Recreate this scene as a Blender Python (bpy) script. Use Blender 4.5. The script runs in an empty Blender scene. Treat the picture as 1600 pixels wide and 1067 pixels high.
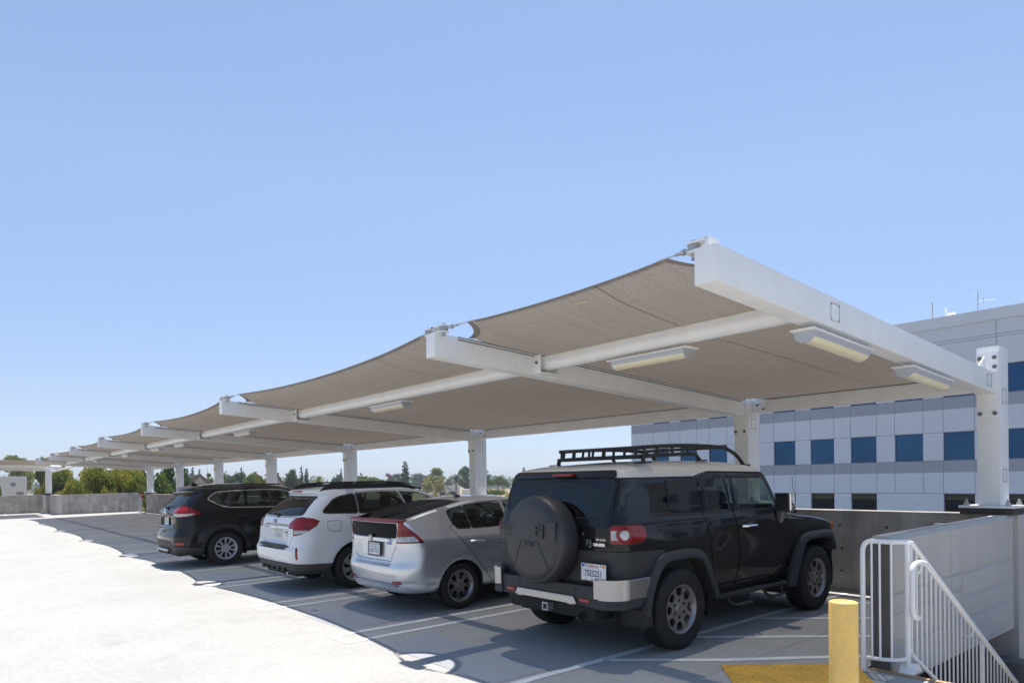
import bpy, bmesh, math, random
import numpy as np
from mathutils import Vector, Matrix, noise
random.seed(7); rng = np.random.default_rng(7)
scene = bpy.context.scene
COL = scene.collection
R = math.radians
# ------------------------------------------------------------------ camera
# world: x runs from the drive aisle towards the parapet, y along the row of bays, z up
cam_d = bpy.data.cameras.new('camera'); cam = bpy.data.objects.new('camera', cam_d); COL.objects.link(cam)
H = 1.7
VX, VY = -90., 764.; FPX = 1067.
_n = math.hypot(VX-800, FPX); dXr, dXf = (VX-800)/_n, FPX/_n
Fw = Vector((-dXr, dXf, 0)); Rt = Vector((dXf, dXr, 0)); TH = .008
HORC = VY - TH*(800-VX)
c_r = Rt*math.cos(TH) - Vector((0, 0, 1))*math.sin(TH); c_u = Vector((0, 0, 1))*math.cos(TH) + Rt*math.sin(TH)
cam.matrix_world = Matrix(((c_r.x, c_u.x, -Fw.x, 0), (c_r.y, c_u.y, -Fw.y, 0), (c_r.z, c_u.z, -Fw.z, H), (0, 0, 0, 1)))
cam_d.sensor_width = 36; cam_d.lens = 36*FPX/1600; cam_d.shift_y = (HORC-533.5)/1600
cam_d.clip_start = .1; cam_d.clip_end = 9000
scene.camera = cam
def ray(px, py):
    ux = px-800; uy = -(py-HORC)
    x = ux*math.cos(TH)+uy*math.sin(TH); y = -ux*math.sin(TH)+uy*math.cos(TH)
    return Fw*FPX + Rt*x + Vector((0, 0, y))
def at(px, dist, py=757):       # world point seen at pixel (px, py) at a horizontal distance
    d = ray(px, py); k = dist/math.hypot(d.x, d.y); return Vector((0, 0, H)) + d*k
# ------------------------------------------------------------------ world, sun, exposure
SUN = Vector((.19, .15, 1.0)).normalized()
w = bpy.data.worlds.new('World'); scene.world = w; w.use_nodes = True
nt = w.node_tree; bg = nt.nodes['Background']
sky = nt.nodes.new('ShaderNodeTexSky'); sky.sky_type = 'NISHITA'; sky.sun_disc = False
sky.sun_elevation = math.asin(SUN.z); sky.sun_rotation = math.atan2(SUN.x, SUN.y)
sky.air_density = 1.0; sky.dust_density = .6; sky.ozone_density = 3.0; sky.altitude = 10
tcw = nt.nodes.new('ShaderNodeTexCoord'); sx_ = nt.nodes.new('ShaderNodeSeparateXYZ'); nt.links.new(tcw.outputs['Generated'], sx_.inputs[0])
rp = nt.nodes.new('ShaderNodeValToRGB'); nt.links.new(sx_.outputs['Z'], rp.inputs[0])   # coastal haze whitens the low sky
el = rp.color_ramp.elements; el[0].position = 0; el[0].color = (.54, .605, .83, 1); el[1].position = 1; el[1].color = (.78, .85, .87, 1)
for p_, c_ in ((.11, (.68, .63, .70)), (.39, (.94, .88, .83))): e_ = el.new(p_); e_.color = (*c_, 1)
mxw = nt.nodes.new('ShaderNodeVectorMath'); mxw.operation = 'MULTIPLY'; nt.links.new(sky.outputs[0], mxw.inputs[0]); nt.links.new(rp.outputs[0], mxw.inputs[1])
nt.links.new(mxw.outputs[0], bg.inputs[0]); bg.inputs[1].default_value = .112
sd = bpy.data.lights.new('sun', 'SUN'); sd.energy = 4.0; sd.angle = R(.53); sd.color = (1, .955, .88)
so = bpy.data.objects.new('sun', sd); COL.objects.link(so); so.rotation_euler = (-SUN).to_track_quat('-Z', 'Y').to_euler()
so.location = (0, 0, 30)
scene.view_settings.view_transform = 'Standard'; scene.view_settings.look = 'None'
scene.view_settings.gamma = 1; scene.view_settings.exposure = .95
scene.render.engine = 'CYCLES'
scene.cycles.max_bounces = 8; scene.cycles.diffuse_bounces = 4; scene.cycles.transparent_max_bounces = 24
scene.cycles.caustics_reflective = False; scene.cycles.caustics_refractive = False
scene.cycles.sample_clamp_indirect = 6
# ------------------------------------------------------------------ materials
MATS = {}
def mat(name, col=(.5, .5, .5), rough=.5, metal=0, spec=.5, coat=0, var=0, vscale=4, bump=0, bscale=60, stretch=(1, 1, 1), emit=None, sheen=0, var2=0, v2scale=30, coord='Object'):
    if name in MATS: return MATS[name]
    m = bpy.data.materials.new(name); m.use_nodes = True; MATS[name] = m
    n = m.node_tree.nodes; l = m.node_tree.links; b = n['Principled BSDF']
    b.inputs['Base Color'].default_value = (*col, 1); b.inputs['Roughness'].default_value = rough
    b.inputs['Metallic'].default_value = metal; b.inputs['Specular IOR Level'].default_value = spec
    b.inputs['Coat Weight'].default_value = coat; b.inputs['Coat Roughness'].default_value = .03
    if var or bump or var2:
        tc = n.new('ShaderNodeTexCoord'); mp = n.new('ShaderNodeMapping'); mp.inputs['Scale'].default_value = stretch
        l.new(tc.outputs[coord], mp.inputs[0])
    last = None
    if var:
        t = n.new('ShaderNodeTexNoise'); t.inputs['Scale'].default_value = vscale; t.inputs['Detail'].default_value = 6; t.inputs['Roughness'].default_value = .6
        l.new(mp.outputs[0], t.inputs[0])
        mr = n.new('ShaderNodeMapRange'); mr.inputs[1].default_value = .3; mr.inputs[2].default_value = .7; mr.inputs[3].default_value = 1-var; mr.inputs[4].default_value = 1+var
        l.new(t.outputs[0], mr.inputs[0])
        mx = n.new('ShaderNodeVectorMath'); mx.operation = 'SCALE'; mx.inputs[0].default_value = col; l.new(mr.outputs[0], mx.inputs['Scale'])
        last = mx.outputs[0]
    if var2:
        t = n.new('ShaderNodeTexNoise'); t.inputs['Scale'].default_value = v2scale; t.inputs['Detail'].default_value = 3
        l.new(tc.outputs[coord], t.inputs[0])
        mr = n.new('ShaderNodeMapRange'); mr.inputs[1].default_value = .3; mr.inputs[2].default_value = .7; mr.inputs[3].default_value = 1-var2; mr.inputs[4].default_value = 1+var2
        l.new(t.outputs[0], mr.inputs[0])
        mx = n.new('ShaderNodeVectorMath'); mx.operation = 'SCALE'
        if last: l.new(last, mx.inputs[0])
        else: mx.inputs[0].default_value = col
        l.new(mr.outputs[0], mx.inputs['Scale']); last = mx.outputs[0]
    if last: l.new(last, b.inputs['Base Color'])
    if bump:
        t = n.new('ShaderNodeTexNoise'); t.inputs['Scale'].default_value = bscale; t.inputs['Detail'].default_value = 4
        l.new(mp.outputs[0], t.inputs[0])
        bp = n.new('ShaderNodeBump'); bp.inputs['Strength'].default_value = bump; bp.inputs['Distance'].default_value = .01
        l.new(t.outputs[0], bp.inputs['Height']); l.new(bp.outputs[0], b.inputs['Normal'])
    if emit:
        b.inputs['Emission Color'].default_value = (*emit[:3], 1); b.inputs['Emission Strength'].default_value = emit[3]
    return m
def paint(name, col, metal=.0, rough=.35, flake=0):
    """car paint: coated outside, dark primer on the inner side of the sheet"""
    if name in MATS: return MATS[name]
    m = mat(name, col, rough, metal, coat=1.0, spec=.5 if metal > .3 else .12)
    m.node_tree.nodes['Principled BSDF'].inputs['Coat IOR'].default_value = 1.5 if metal > .3 else 1.38
    n = m.node_tree.nodes; l = m.node_tree.links; b = n['Principled BSDF']
    g = n.new('ShaderNodeNewGeometry'); d = n.new('ShaderNodeBsdfDiffuse'); d.inputs[0].default_value = (.02, .02, .02, 1)
    mx = n.new('ShaderNodeMixShader'); l.new(g.outputs['Backfacing'], mx.inputs[0]); l.new(b.outputs[0], mx.inputs[1]); l.new(d.outputs[0], mx.inputs[2])
    l.new(mx.outputs[0], n['Material Output'].inputs[0])
    return m
def glass(name, tint, ior=1.5, rcol=(1, 1, 1)):
    if name in MATS: return MATS[name]
    m = bpy.data.materials.new(name); m.use_nodes = True; MATS[name] = m
    n = m.node_tree.nodes; l = m.node_tree.links; n.remove(n['Principled BSDF'])
    t = n.new('ShaderNodeBsdfTransparent'); t.inputs[0].default_value = (*tint, 1)
    g = n.new('ShaderNodeBsdfGlossy'); g.inputs['Roughness'].default_value = .02; g.inputs[0].default_value = (*rcol, 1)
    f0 = ((ior-1)/(ior+1))**2; ge = n.new('ShaderNodeNewGeometry'); dt = n.new('ShaderNodeVectorMath'); dt.operation = 'DOT_PRODUCT'; l.new(ge.outputs['Normal'], dt.inputs[0]); l.new(ge.outputs['Incoming'], dt.inputs[1])
    def M(op, a, b): q = n.new('ShaderNodeMath'); q.operation = op; (l.new(a, q.inputs[0]) if not isinstance(a, float) else q.inputs[0].__setattr__('default_value', a)); (l.new(b, q.inputs[1]) if not isinstance(b, float) else q.inputs[1].__setattr__('default_value', b)); return q.outputs[0]
    ab = n.new('ShaderNodeMath'); ab.operation = 'ABSOLUTE'; l.new(dt.outputs['Value'], ab.inputs[0])
    fr_ = M('ADD', M('MULTIPLY', M('POWER', M('SUBTRACT', 1.0, ab.outputs[0]), 5.0), (1-f0)*.5), f0)
    mx = n.new('ShaderNodeMixShader'); l.new(fr_, mx.inputs[0]); l.new(t.outputs[0], mx.inputs[1]); l.new(g.outputs[0], mx.inputs[2])
    l.new(mx.outputs[0], n['Material Output'].inputs[0]); return m
def lens_mat(name, col, rough=.08, bump=.25):
    return mat(name, (col[0]*.75, col[1]*.8, col[2]*.8), rough, 0, coat=.5, bump=bump*.5, bscale=45, var=.35, vscale=18, spec=.3)
white = mat('white_steel', (.83, .83, .815), .36, var=.035, vscale=1.2, stretch=(4, 4, .6), bump=.02, bscale=30, var2=.02, v2scale=5)
galv = mat('galvanised', (.42, .43, .44), .4, .7, var=.15, vscale=30)
boltm = mat('bolt_steel', (.16, .17, .18), .45, .6)
blackp = mat('black_plastic', (.018, .018, .019), .55, bump=.12, bscale=220)
greyp = mat('grey_plastic', (.032, .032, .034), .6, bump=.15, bscale=220)
rubber = mat('rubber', (.012, .0115, .0115), .75, var=.25, vscale=9, bump=.1, bscale=150)
darkin = mat('dark_interior', (.014, .014, .015), .8)
chrome = mat('chrome', (.8, .81, .82), .08, 1)
silverp = mat('silver_trim', (.36, .365, .375), .24, .9)
seamd = mat('seam', (.006, .006, .006), .9)
# ------------------------------------------------------------------ mesh builder
class MB:
    def __init__(s): s.v = []; s.f = []; s.m = []
    def add(s, vs, fs, mi=0):
        o = len(s.v); s.v += [tuple(p) for p in vs]; s.f += [tuple(o+i for i in f) for f in fs]; s.m += [mi]*len(fs); return s
    def box(s, x0, x1, y0, y1, z0, z1, mi=0, bev=0, M=None, seg=2):
        vs = [(x0, y0, z0), (x1, y0, z0), (x1, y1, z0), (x0, y1, z0), (x0, y0, z1), (x1, y0, z1), (x1, y1, z1), (x0, y1, z1)]
        return s.hull8(vs, mi, bev, M, seg)
    def hull8(s, vs, mi=0, bev=0, M=None, seg=2):
        fs = [(0, 3, 2, 1), (4, 5, 6, 7), (0, 1, 5, 4), (1, 2, 6, 5), (2, 3, 7, 6), (3, 0, 4, 7)]
        return s.poly(vs, fs, mi, bev, M, seg)
    def poly(s, vs, fs, mi=0, bev=0, M=None, seg=2):
        if bev:
            bm = bmesh.new(); bv = [bm.verts.new(v) for v in vs]
            for f in fs: bm.faces.new([bv[i] for i in f])
            bmesh.ops.bevel(bm, geom=bm.edges[:], offset=bev, segments=seg, profile=.7, affect='EDGES', clamp_overlap=True)
            bm.verts.index_update(); vs = [v.co.copy() for v in bm.verts]; fs = [tuple(v.index for v in f.verts) for f in bm.faces]; bm.free()
        if M is not None: vs = [M @ Vector(v) for v in vs]
        return s.add(vs, fs, mi)
    def prism(s, pts, h0, h1, axis='x', mi=0, bev=0, M=None, seg=2):
        """polygon pts extruded along an axis; pts are the two other coordinates in cyclic order"""
        n = len(pts)
        def P(a, b, h): return {'x': (h, a, b), 'y': (a, h, b), 'z': (a, b, h)}[axis]
        vs = [P(a, b, h0) for a, b in pts]+[P(a, b, h1) for a, b in pts]
        fs = [tuple(range(n))[::-1], tuple(range(n, 2*n))]+[(i, (i+1) % n, n+(i+1) % n, n+i) for i in range(n)]
        return s.poly(vs, fs, mi, bev, M, seg)
    def tube(s, pts, r, n=10, mi=0, caps=True, M=None):
        P = [Vector(p) for p in pts]; rs = r if isinstance(r, (list, tuple)) else [r]*len(P)
        vs = []; fs = []; prev = None
        for i, p in enumerate(P):
            t = (P[min(i+1, len(P)-1)]-P[max(i-1, 0)]).normalized()
            if prev is None:
                a = Vector((0, 0, 1)) if abs(t.z) < .9 else Vector((1, 0, 0)); u = t.cross(a).normalized()
            else: u = (prev - t*prev.dot(t)).normalized()
            prev = u; v = t.cross(u)
            for k in range(n):
                a = 2*math.pi*k/n; vs.append(p+(u*math.cos(a)+v*math.sin(a))*rs[i])
        for i in range(len(P)-1):
            for k in range(n): fs.append((i*n+k, i*n+(k+1) % n, (i+1)*n+(k+1) % n, (i+1)*n+k))
        if caps: fs += [tuple(range(n))[::-1], tuple(range((len(P)-1)*n, len(P)*n))]
        if M is not None: vs = [M @ v for v in vs]
        return s.add(vs, fs, mi)
    def lathe(s, prof, n=48, mi=0, M=None, close=False):
        """prof: (axial, radius) list, axis = local x"""
        vs = []; fs = []; k = len(prof)
        for i in range(n):
            a = 2*math.pi*i/n
            for (x, r) in prof: vs.append((x, r*math.cos(a), r*math.sin(a)))
        for i in range(n):
            j = (i+1) % n
            for q in range(k-1+(1 if close else 0)):
                q2 = (q+1) % k; fs.append((i*k+q, i*k+q2, j*k+q2, j*k+q))
        if M is not None: vs = [M @ Vector(v) for v in vs]
        return s.add(vs, fs, mi)
    def build(s, name, mats, parent=None, smooth=35):
        me = bpy.data.meshes.new(name); me.from_pydata([tuple(v) for v in s.v], [], s.f)
        mats = mats if isinstance(mats, (list, tuple)) else [mats]
        for m in mats: me.materials.append(m)
        if len(mats) > 1: me.polygons.foreach_set('material_index', s.m)
        if smooth:
            me.polygons.foreach_set('use_smooth', [True]*len(me.polygons)); me.set_sharp_from_angle(angle=R(smooth))
        me.update()
        o = bpy.data.objects.new(name, me); COL.objects.link(o)
        if parent: o.parent = parent
        return o
def tag(o, label=None, cat=None, group=None, kind=None):
    if label: o['label'] = label
    if cat: o['category'] = cat
    if group: o['group'] = group
    if kind: o['kind'] = kind
    return o
def empty(name, loc=(0, 0, 0), rz=0, label=None, cat=None, group=None):
    o = bpy.data.objects.new(name, None); COL.objects.link(o); o.location = loc; o.rotation_euler = (0, 0, rz); o.empty_display_size = .2
    return tag(o, label, cat, group)
KIDS = {}
def children(o): return [c for c in COL.objects if c.parent == o]
def copy_tree(o, parent=None):
    c = o.copy(); COL.objects.link(c); c.parent = parent
    for ch in children(o): copy_tree(ch, c)
    return c
def text_mb(mb, txt, size, M, mi=0, ext=.001, shear=0, xs=1, bold=0):
    cu = bpy.data.curves.new('t', 'FONT'); cu.body = txt; cu.size = size; cu.extrude = ext; cu.align_x = 'CENTER'; cu.align_y = 'CENTER'; cu.shear = shear; cu.offset = bold
    cu.resolution_u = 3
    o = bpy.data.objects.new('t', cu); COL.objects.link(o); bpy.context.view_layer.update()
    me = o.evaluated_get(bpy.context.evaluated_depsgraph_get()).to_mesh()
    mb.add([M @ Vector((v.co.x*xs, v.co.y, v.co.z)) for v in me.vertices], [tuple(p.vertices) for p in me.polygons], mi)
    o.evaluated_get(bpy.context.evaluated_depsgraph_get()).to_mesh_clear(); bpy.data.objects.remove(o); bpy.data.curves.remove(cu)
SL = .019
def dz(x): return SL*x
# ------------------------------------------------------------------ splitting a surface along a level of a scalar field
def _sub(V, F):
    idx = sorted({i for f in F for i in f}); mp = {a: b for b, a in enumerate(idx)}
    return V[idx], [tuple(mp[i] for i in f) for f in F]
def split(V, F, phi, lvl=0., sub=True):
    """returns (inside, outside), each (V, F); inside = phi < lvl"""
    if len(F) == 0: return (V[:0], []), (V[:0], [])
    p = phi-lvl; p = np.where(np.abs(p) < 1e-7, 1e-7, p); s = p > 0
    ins, outs = [], []; nv = list(map(tuple, [])); cache = {}; base = len(V)
    for f in F:
        c = sum(bool(s[i]) for i in f)
        if c == 0: ins.append(f)
        elif c == len(f): outs.append(f)
        else:
            fi, fo = [], []; n = len(f)
            for k in range(n):
                a, b = f[k], f[(k+1) % n]
                (fo if s[a] else fi).append(a)
                if s[a] != s[b]:
                    key = (a, b) if a < b else (b, a)
                    if key not in cache:
                        t = p[a]/(p[a]-p[b]); cache[key] = base+len(nv); nv.append(tuple(V[a]*(1-t)+V[b]*t))
                    q = cache[key]; fi.append(q); fo.append(q)
            if len(fi) > 2: ins.append(tuple(fi))
            if len(fo) > 2: outs.append(tuple(fo))
    VV = np.vstack([V, np.array(nv)]) if nv else V
    return _sub(VV, ins) if ins else (V[:0], []), _sub(VV, outs) if outs else (V[:0], [])
def sdpoly(P, poly):
    """signed distance of 2D points to a closed polygon, negative inside"""
    poly = np.asarray(poly, float); n = len(poly); d = np.full(len(P), 1e9); inside = np.zeros(len(P), bool)
    for i in range(n):
        a = poly[i]; b = poly[(i+1) % n]; e = b-a; w_ = P-a
        t = np.clip((w_@e)/max(e@e, 1e-12), 0, 1); q = w_-t[:, None]*e; d = np.minimum(d, np.hypot(q[:, 0], q[:, 1]))
        c = (a[1] > P[:, 1]) != (b[1] > P[:, 1])
        with np.errstate(divide='ignore', invalid='ignore'):
            xc = (b[0]-a[0])*(P[:, 1]-a[1])/(b[1]-a[1]+1e-15)+a[0]
        inside ^= c & (P[:, 0] < xc)
    return np.where(inside, -d, d)
def chaikin(poly, r, n=5):
    """round the corners of a polygon with radius-like distance r"""
    o = []; m = len(poly)
    for i in range(m):
        a = np.array(poly[i-1], float); b = np.array(poly[i], float); c = np.array(poly[(i+1) % m], float)
        la = np.linalg.norm(a-b); lc = np.linalg.norm(c-b); ra = min(r, la*.48); rc = min(r, lc*.48)
        p = b+(a-b)/la*ra; q = b+(c-b)/lc*rc
        for k in range(n+1):
            t = k/n; o.append(p*(1-t)**2+b*2*t*(1-t)+q*t*t)
    return o
def pchip(xs, ys, xq):
    xs = np.array(xs, float); ys = np.array(ys, float); h = np.diff(xs); dl = np.diff(ys)/h; n = len(xs); m = np.zeros(n)
    for i in range(1, n-1):
        if dl[i-1]*dl[i] > 0:
            w1 = 2*h[i]+h[i-1]; w2 = h[i]+2*h[i-1]; m[i] = (w1+w2)/(w1/dl[i-1]+w2/dl[i])
    m[0] = dl[0]; m[-1] = dl[-1]
    k = np.clip(np.searchsorted(xs, xq)-1, 0, n-2); t = (xq-xs[k])/h[k]
    return (2*t**3-3*t**2+1)*ys[k]+(t**3-2*t**2+t)*h[k]*m[k]+(-2*t**3+3*t**2)*ys[k+1]+(t**3-t**2)*h[k]*m[k+1]
# ------------------------------------------------------------------ the parking deck and its markings
conc_deck = mat('deck_concrete', (.375, .367, .352), .85, var=.07, vscale=.55, stretch=(1, 1, 1), bump=.35, bscale=90, var2=.06, v2scale=22, spec=.25)
def deck_streaks():
    m = conc_deck; n = m.node_tree.nodes; l = m.node_tree.links; b = n['Principled BSDF']
    src = b.inputs['Base Color'].links[0].from_socket
    tc = n.new('ShaderNodeTexCoord'); mp = n.new('ShaderNodeMapping'); mp.inputs['Scale'].default_value = (9, 1.1, 1); mp.inputs['Rotation'].default_value = (0, 0, .15)
    t = n.new('ShaderNodeTexNoise'); t.inputs['Scale'].default_value = 2.2; t.inputs['Detail'].default_value = 8; t.inputs['Roughness'].default_value = .72
    l.new(tc.outputs['Object'], mp.inputs[0]); l.new(mp.outputs[0], t.inputs[0])
    mr = n.new('ShaderNodeMapRange'); mr.inputs[1].default_value = .3; mr.inputs[2].default_value = .75; mr.inputs[3].default_value = .94; mr.inputs[4].default_value = 1.04
    l.new(t.outputs[0], mr.inputs[0])
    sp = n.new('ShaderNodeTexNoise'); sp.inputs['Scale'].default_value = 1.7; sp.inputs['Detail'].default_value = 2; l.new(tc.outputs['Object'], sp.inputs[0])
    m2 = n.new('ShaderNodeMapRange'); m2.inputs[1].default_value = .60; m2.inputs[2].default_value = .74; m2.inputs[3].default_value = 1; m2.inputs[4].default_value = .90
    l.new(sp.outputs[0], m2.inputs[0])
    mm = n.new('ShaderNodeMath'); mm.operation = 'MULTIPLY'; l.new(mr.outputs[0], mm.inputs[0]); l.new(m2.outputs[0], mm.inputs[1])
    sc = n.new('ShaderNodeVectorMath'); sc.operation = 'SCALE'; l.new(src, sc.inputs[0]); l.new(mm.outputs[0], sc.inputs['Scale']); l.new(sc.outputs[0], b.inputs['Base Color'])
deck_streaks()
def sheet(name, polys, m, lift=0, smooth=0, parent=None):
    mb = MB()
    for p in polys: mb.add([(x, y, dz(x)+lift) for x, y in p], [tuple(range(len(p)))])
    return mb.build(name, m, parent, smooth)
d = MB()
def slab(x0, x1, y0, y1):
    vs = [(x, y, dz(x)+q) for q in (-.3, 0) for (x, y) in ((x0, y0), (x1, y0), (x1, y1), (x0, y1))]
    d.hull8(vs)
slab(-26, 6.05, -32, 58); slab(6.05, 9.68, 2.55, 58); slab(6.05, 9.68, -32, .7)
tag(d.build('parking_deck', conc_deck, None, 0), kind='structure')
linep = mat('line_paint', (.72, .72, .70), .7, var=.12, vscale=9, var2=.12, v2scale=60)
LW = .09
def strip(a, b, w=LW):
    a = Vector(a); b = Vector(b); t = (b-a).normalized(); n = Vector((-t.y, t.x))*w/2
    return [tuple(a-n), tuple(b-n), tuple(b+n), tuple(a+n)]
stripes = [strip((2.6, 4.30), (9.45, 4.25))]
pairs = [(6.60, 6.97), (9.08, 9.48), (11.59, 12.02), (14.12, 14.5), (16.62, 17.0), (19.1, 19.5), (21.6, 22.0), (24.1, 24.5), (26.6, 27.0), (29.1, 29.5), (31.6, 32.0), (34.1, 34.5), (36.6, 37.0), (39.1, 39.5), (41.6, 42.0)]
for a, b in pairs:
    stripes += [strip((3.30, a), (9.45, a)), strip((3.30, b), (9.45, b)), strip((3.255, a-LW/2), (3.255, b+LW/2))]
# the hatched aisle in front of the stairs
hp = [(4.64, 4.266), (5.40, 3.518), (6.03, 3.02)]
stripes += [strip(hp[0], hp[1]), strip(hp[1], hp[2]), strip(hp[2], (6.45, 2.66)), strip((5.96, 4.20), (7.55, 2.66)), strip((7.22, 4.21), (8.75, 2.68)), strip((8.5, 4.2), (9.4, 3.3))]
stripes += [strip((0.9, 50.0), (4.2, 50.0)), strip((.9, 50.4), (4.2, 50.4)), strip((3.0, 50.0), (3.0, 54.2))]
tag(sheet('parking_lines', stripes, linep, .004), kind='structure')
patchm = mat('sealed_patch', (.30, .315, .335), .8, var=.06, vscale=2, bump=.2, bscale=90)
tag(sheet('concrete_patches', [[(3.45, 6.3), (4.1, 6.3), (4.1, 4.4), (3.45, 4.4)], [(3.5, 8.3), (4.1, 8.3), (4.1, 7.2), (3.5, 7.2)], [(3.6, 13.4), (4.5, 13.4), (4.5, 12.2), (3.6, 12.2)], [(3.6, 11.2), (4.3, 11.2), (4.3, 9.7), (3.6, 9.7)], [(3.4, 19.5), (4.4, 19.5), (4.4, 17.2), (3.4, 17.2)], [(3.7, 24), (4.9, 24), (4.9, 22.2), (3.7, 22.2)]], patchm, .0025), kind='structure')
# tactile warning mat
tac = mat('tactile_yellow', (.60, .335, .045), .75, var=.18, vscale=5, var2=.16, v2scale=40, bump=.2, bscale=120)
P = [(5.253, 3.455), (6.03, 2.72), (5.99, 2.56), (5.72, 2.38), (5.3, 2.0), (4.3, 2.55)]
t = MB(); t.add([(x, y, dz(x)+.006) for x, y in P], [tuple(range(6))])
e1 = Vector((.707, -.707)); e2 = Vector((.707, .707))
def inpoly(p, poly):
    c = False
    for i in range(len(poly)):
        a = poly[i]; b = poly[i-1]
        if (a[1] > p[1]) != (b[1] > p[1]) and p[0] < (b[0]-a[0])*(p[1]-a[1])/(b[1]-a[1])+a[0]: c = not c
    return c
for i in range(-60, 60):
    for j in range(-60, 60):
        q = Vector((5.2, 2.8))+e1*i*.06+e2*j*.06
        if inpoly(q, P) and inpoly(q+Vector((.02, .02)), P) and inpoly(q-Vector((.02, .02)), P):
            ring = []
            for k in range(8):
                a = k*math.pi/4; ring.append((q.x+.012*math.cos(a), q.y+.012*math.sin(a), dz(q.x)+.0062))
            top = [(q.x+(a-q.x)*.55, q.y+(b-q.y)*.55, c+.005) for a, b, c in ring]
            t.add(ring+top, [tuple(range(8, 16))]+[(k, (k+1) % 8, 8+(k+1) % 8, 8+k) for k in range(8)])
tag(t.build('tactile_paving', tac, None, 40), 'yellow bumpy tactile warning paving at the head of the stairs', 'paving')
# ------------------------------------------------------------------ concrete parapets
def conc(name, col, streak=.16, stain=.10):
    m = mat(name, col, .88, spec=.25, var=streak, vscale=1.0, stretch=(5, 5, .5), bump=.3, bscale=40, var2=stain, v2scale=2.2)
    return m
conc_wall = conc('parapet_concrete', (.365, .345, .315), .24, .22)
conc_light = conc('stair_wall_concrete', (.50, .475, .445), .05, .03)
tie = mat('tie_hole', (.05, .045, .04), .9)
def wall(name, x0, x1, y0, y1, z0, z1, m, label, holes=None, sl=True, bev=.012):
    mb = MB(); k = 1 if sl else 0
    vs = [(x, y, (z0 if not q else z1)+k*dz(x)) for q in (0, 1) for (x, y) in ((x0, y0), (x1, y0), (x1, y1), (x0, y1))]
    mb.hull8(vs, 0, bev)
    if holes:
        ax, c, us, zs = holes
        for u in us:
            for z in zs:
                uu = u+random.uniform(-.03, .03); zz = z+random.uniform(-.02, .02); r = .018
                ring = [(uu+r*math.cos(a*math.pi/4), zz+r*math.sin(a*math.pi/4)) for a in range(8)]
                vs = [((c, p, q) if ax == 'x' else (p, c, q)) for p, q in ring]
                mb.add(vs, [tuple(range(8))], 1)
    return tag(mb.build(name, [m, tie], None, 0), label, 'wall')
PT = 1.305
uh = []; y = 3.2
while y < 46: uh.append(y); y += random.choice([.61, .61, 1.2])
wall('parapet_wall', 9.68, 9.98, 2.56, 47.0, -.2, PT, conc_wall, 'long grey concrete parapet behind the parked cars', ('x', 9.677, uh, (.45, .78, 1.10)), sl=False)
wall('parapet_wall', 5.55, 9.676, 48.9, 49.2, -.2, 1.19, conc_wall, 'stained concrete parapet across the far end of the car row, with a sunlit top', ('y', 48.897, [5.9+.8*i for i in range(5)], (.4, .7, 1.0)))
wall('parapet_wall', 5.25, 5.547, 48.9, 52.2, -.2, 1.19, conc_light, 'short pale return of the far parapet, seen on edge beside the lone post')
wall('parapet_wall', 5.05, 5.6, 52.3, 54.4, -.2, 1.19, conc_light, 'narrow grey concrete pier under the lone far post')
wall('parapet_wall', -24, 5.05, 54.5, 54.8, -.2, 1.19, conc_wall, 'dark streaked concrete parapet at the far left behind the sunlit deck', ('y', 54.497, [-3+1.1*i for i in range(7)], (.4, .8)))
# wall beside the stairs: chamfered cap, reveals, pilaster joint
mb = MB()
x0, x1 = 6.15, 9.66; y0, y1 = 2.39, 2.55
ch = .025
pts = [(y0, 0), (y1, 0), (y1, 1), (y1-ch, 1.01), (y0+ch, 1.01), (y0, 1)]
def sec(x):
    zb = -.03 if x > 7.4 else -.03; zt = 1.12+dz(x)
    return [(x, y0, zb), (x, y1, zb), (x, y1, zt-ch), (x, y1-ch, zt), (x, y0+ch, zt), (x, y0, zt-ch)]
a = sec(x0); b = sec(x1); mb.add(a+b, [tuple(range(6)), tuple(range(6, 12))[::-1]]+[(i, 6+i, 6+(i+1) % 6, (i+1) % 6) for i in range(6)])
base = mb
sw = mb.build('stair_wall', conc_light, None, 0); tag(sw, 'pale precast concrete wall with recessed joints beside the stairs', 'wall')
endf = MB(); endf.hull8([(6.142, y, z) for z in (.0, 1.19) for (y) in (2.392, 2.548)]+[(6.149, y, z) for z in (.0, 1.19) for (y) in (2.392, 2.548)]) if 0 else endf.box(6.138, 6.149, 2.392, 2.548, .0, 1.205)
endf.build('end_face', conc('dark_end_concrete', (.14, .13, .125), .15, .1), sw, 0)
# raised panels leave the reveals between them
def panel(mb, x0, x1, za, zb, th=.012):
    def z(q, x): return q+dz(x)
    vs = [(x0, y0-.001, z(za, x0)), (x1, y0-.001, z(za, x1)), (x1, y0-.001, z(zb, x1)), (x0, y0-.001, z(zb, x0))]
    b = .012
    fr = [(x0+b, y0-th, z(za+b, x0)), (x1-b, y0-th, z(za+b, x1)), (x1-b, y0-th, z(zb-b, x1)), (x0+b, y0-th, z(zb-b, x0))]
    mb.add(vs+fr, [(7, 6, 5, 4), (0, 4, 5, 1), (1, 5, 6, 2), (2, 6, 7, 3), (3, 7, 4, 0)])
for (xa, xb) in ((x0+.01, 7.55), (7.56, 7.86), (7.87, 9.54)):
    p = MB()
    for za, zb in ((-.15, .17), (.215, .455), (.50, .625), (.64, 1.09)) if xa < 7.8 else ((-.15, .13), (.165, .36), (.395, .61), (.64, 1.09)):
        panel(p, xa, xb, za, zb, .016 if abs(xa-7.56) < .01 else .012)
    p.build('raised_panel', conc_light, sw, 0)
mb = MB(); mb.box(9.662, 12.5, 2.34, 2.80, -7.5, 1.30, 0, .012); tag(mb.build('stair_pier', conc_light, None, 0), 'tall pale concrete pier under the nearest canopy post at the right edge', 'wall')
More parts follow.
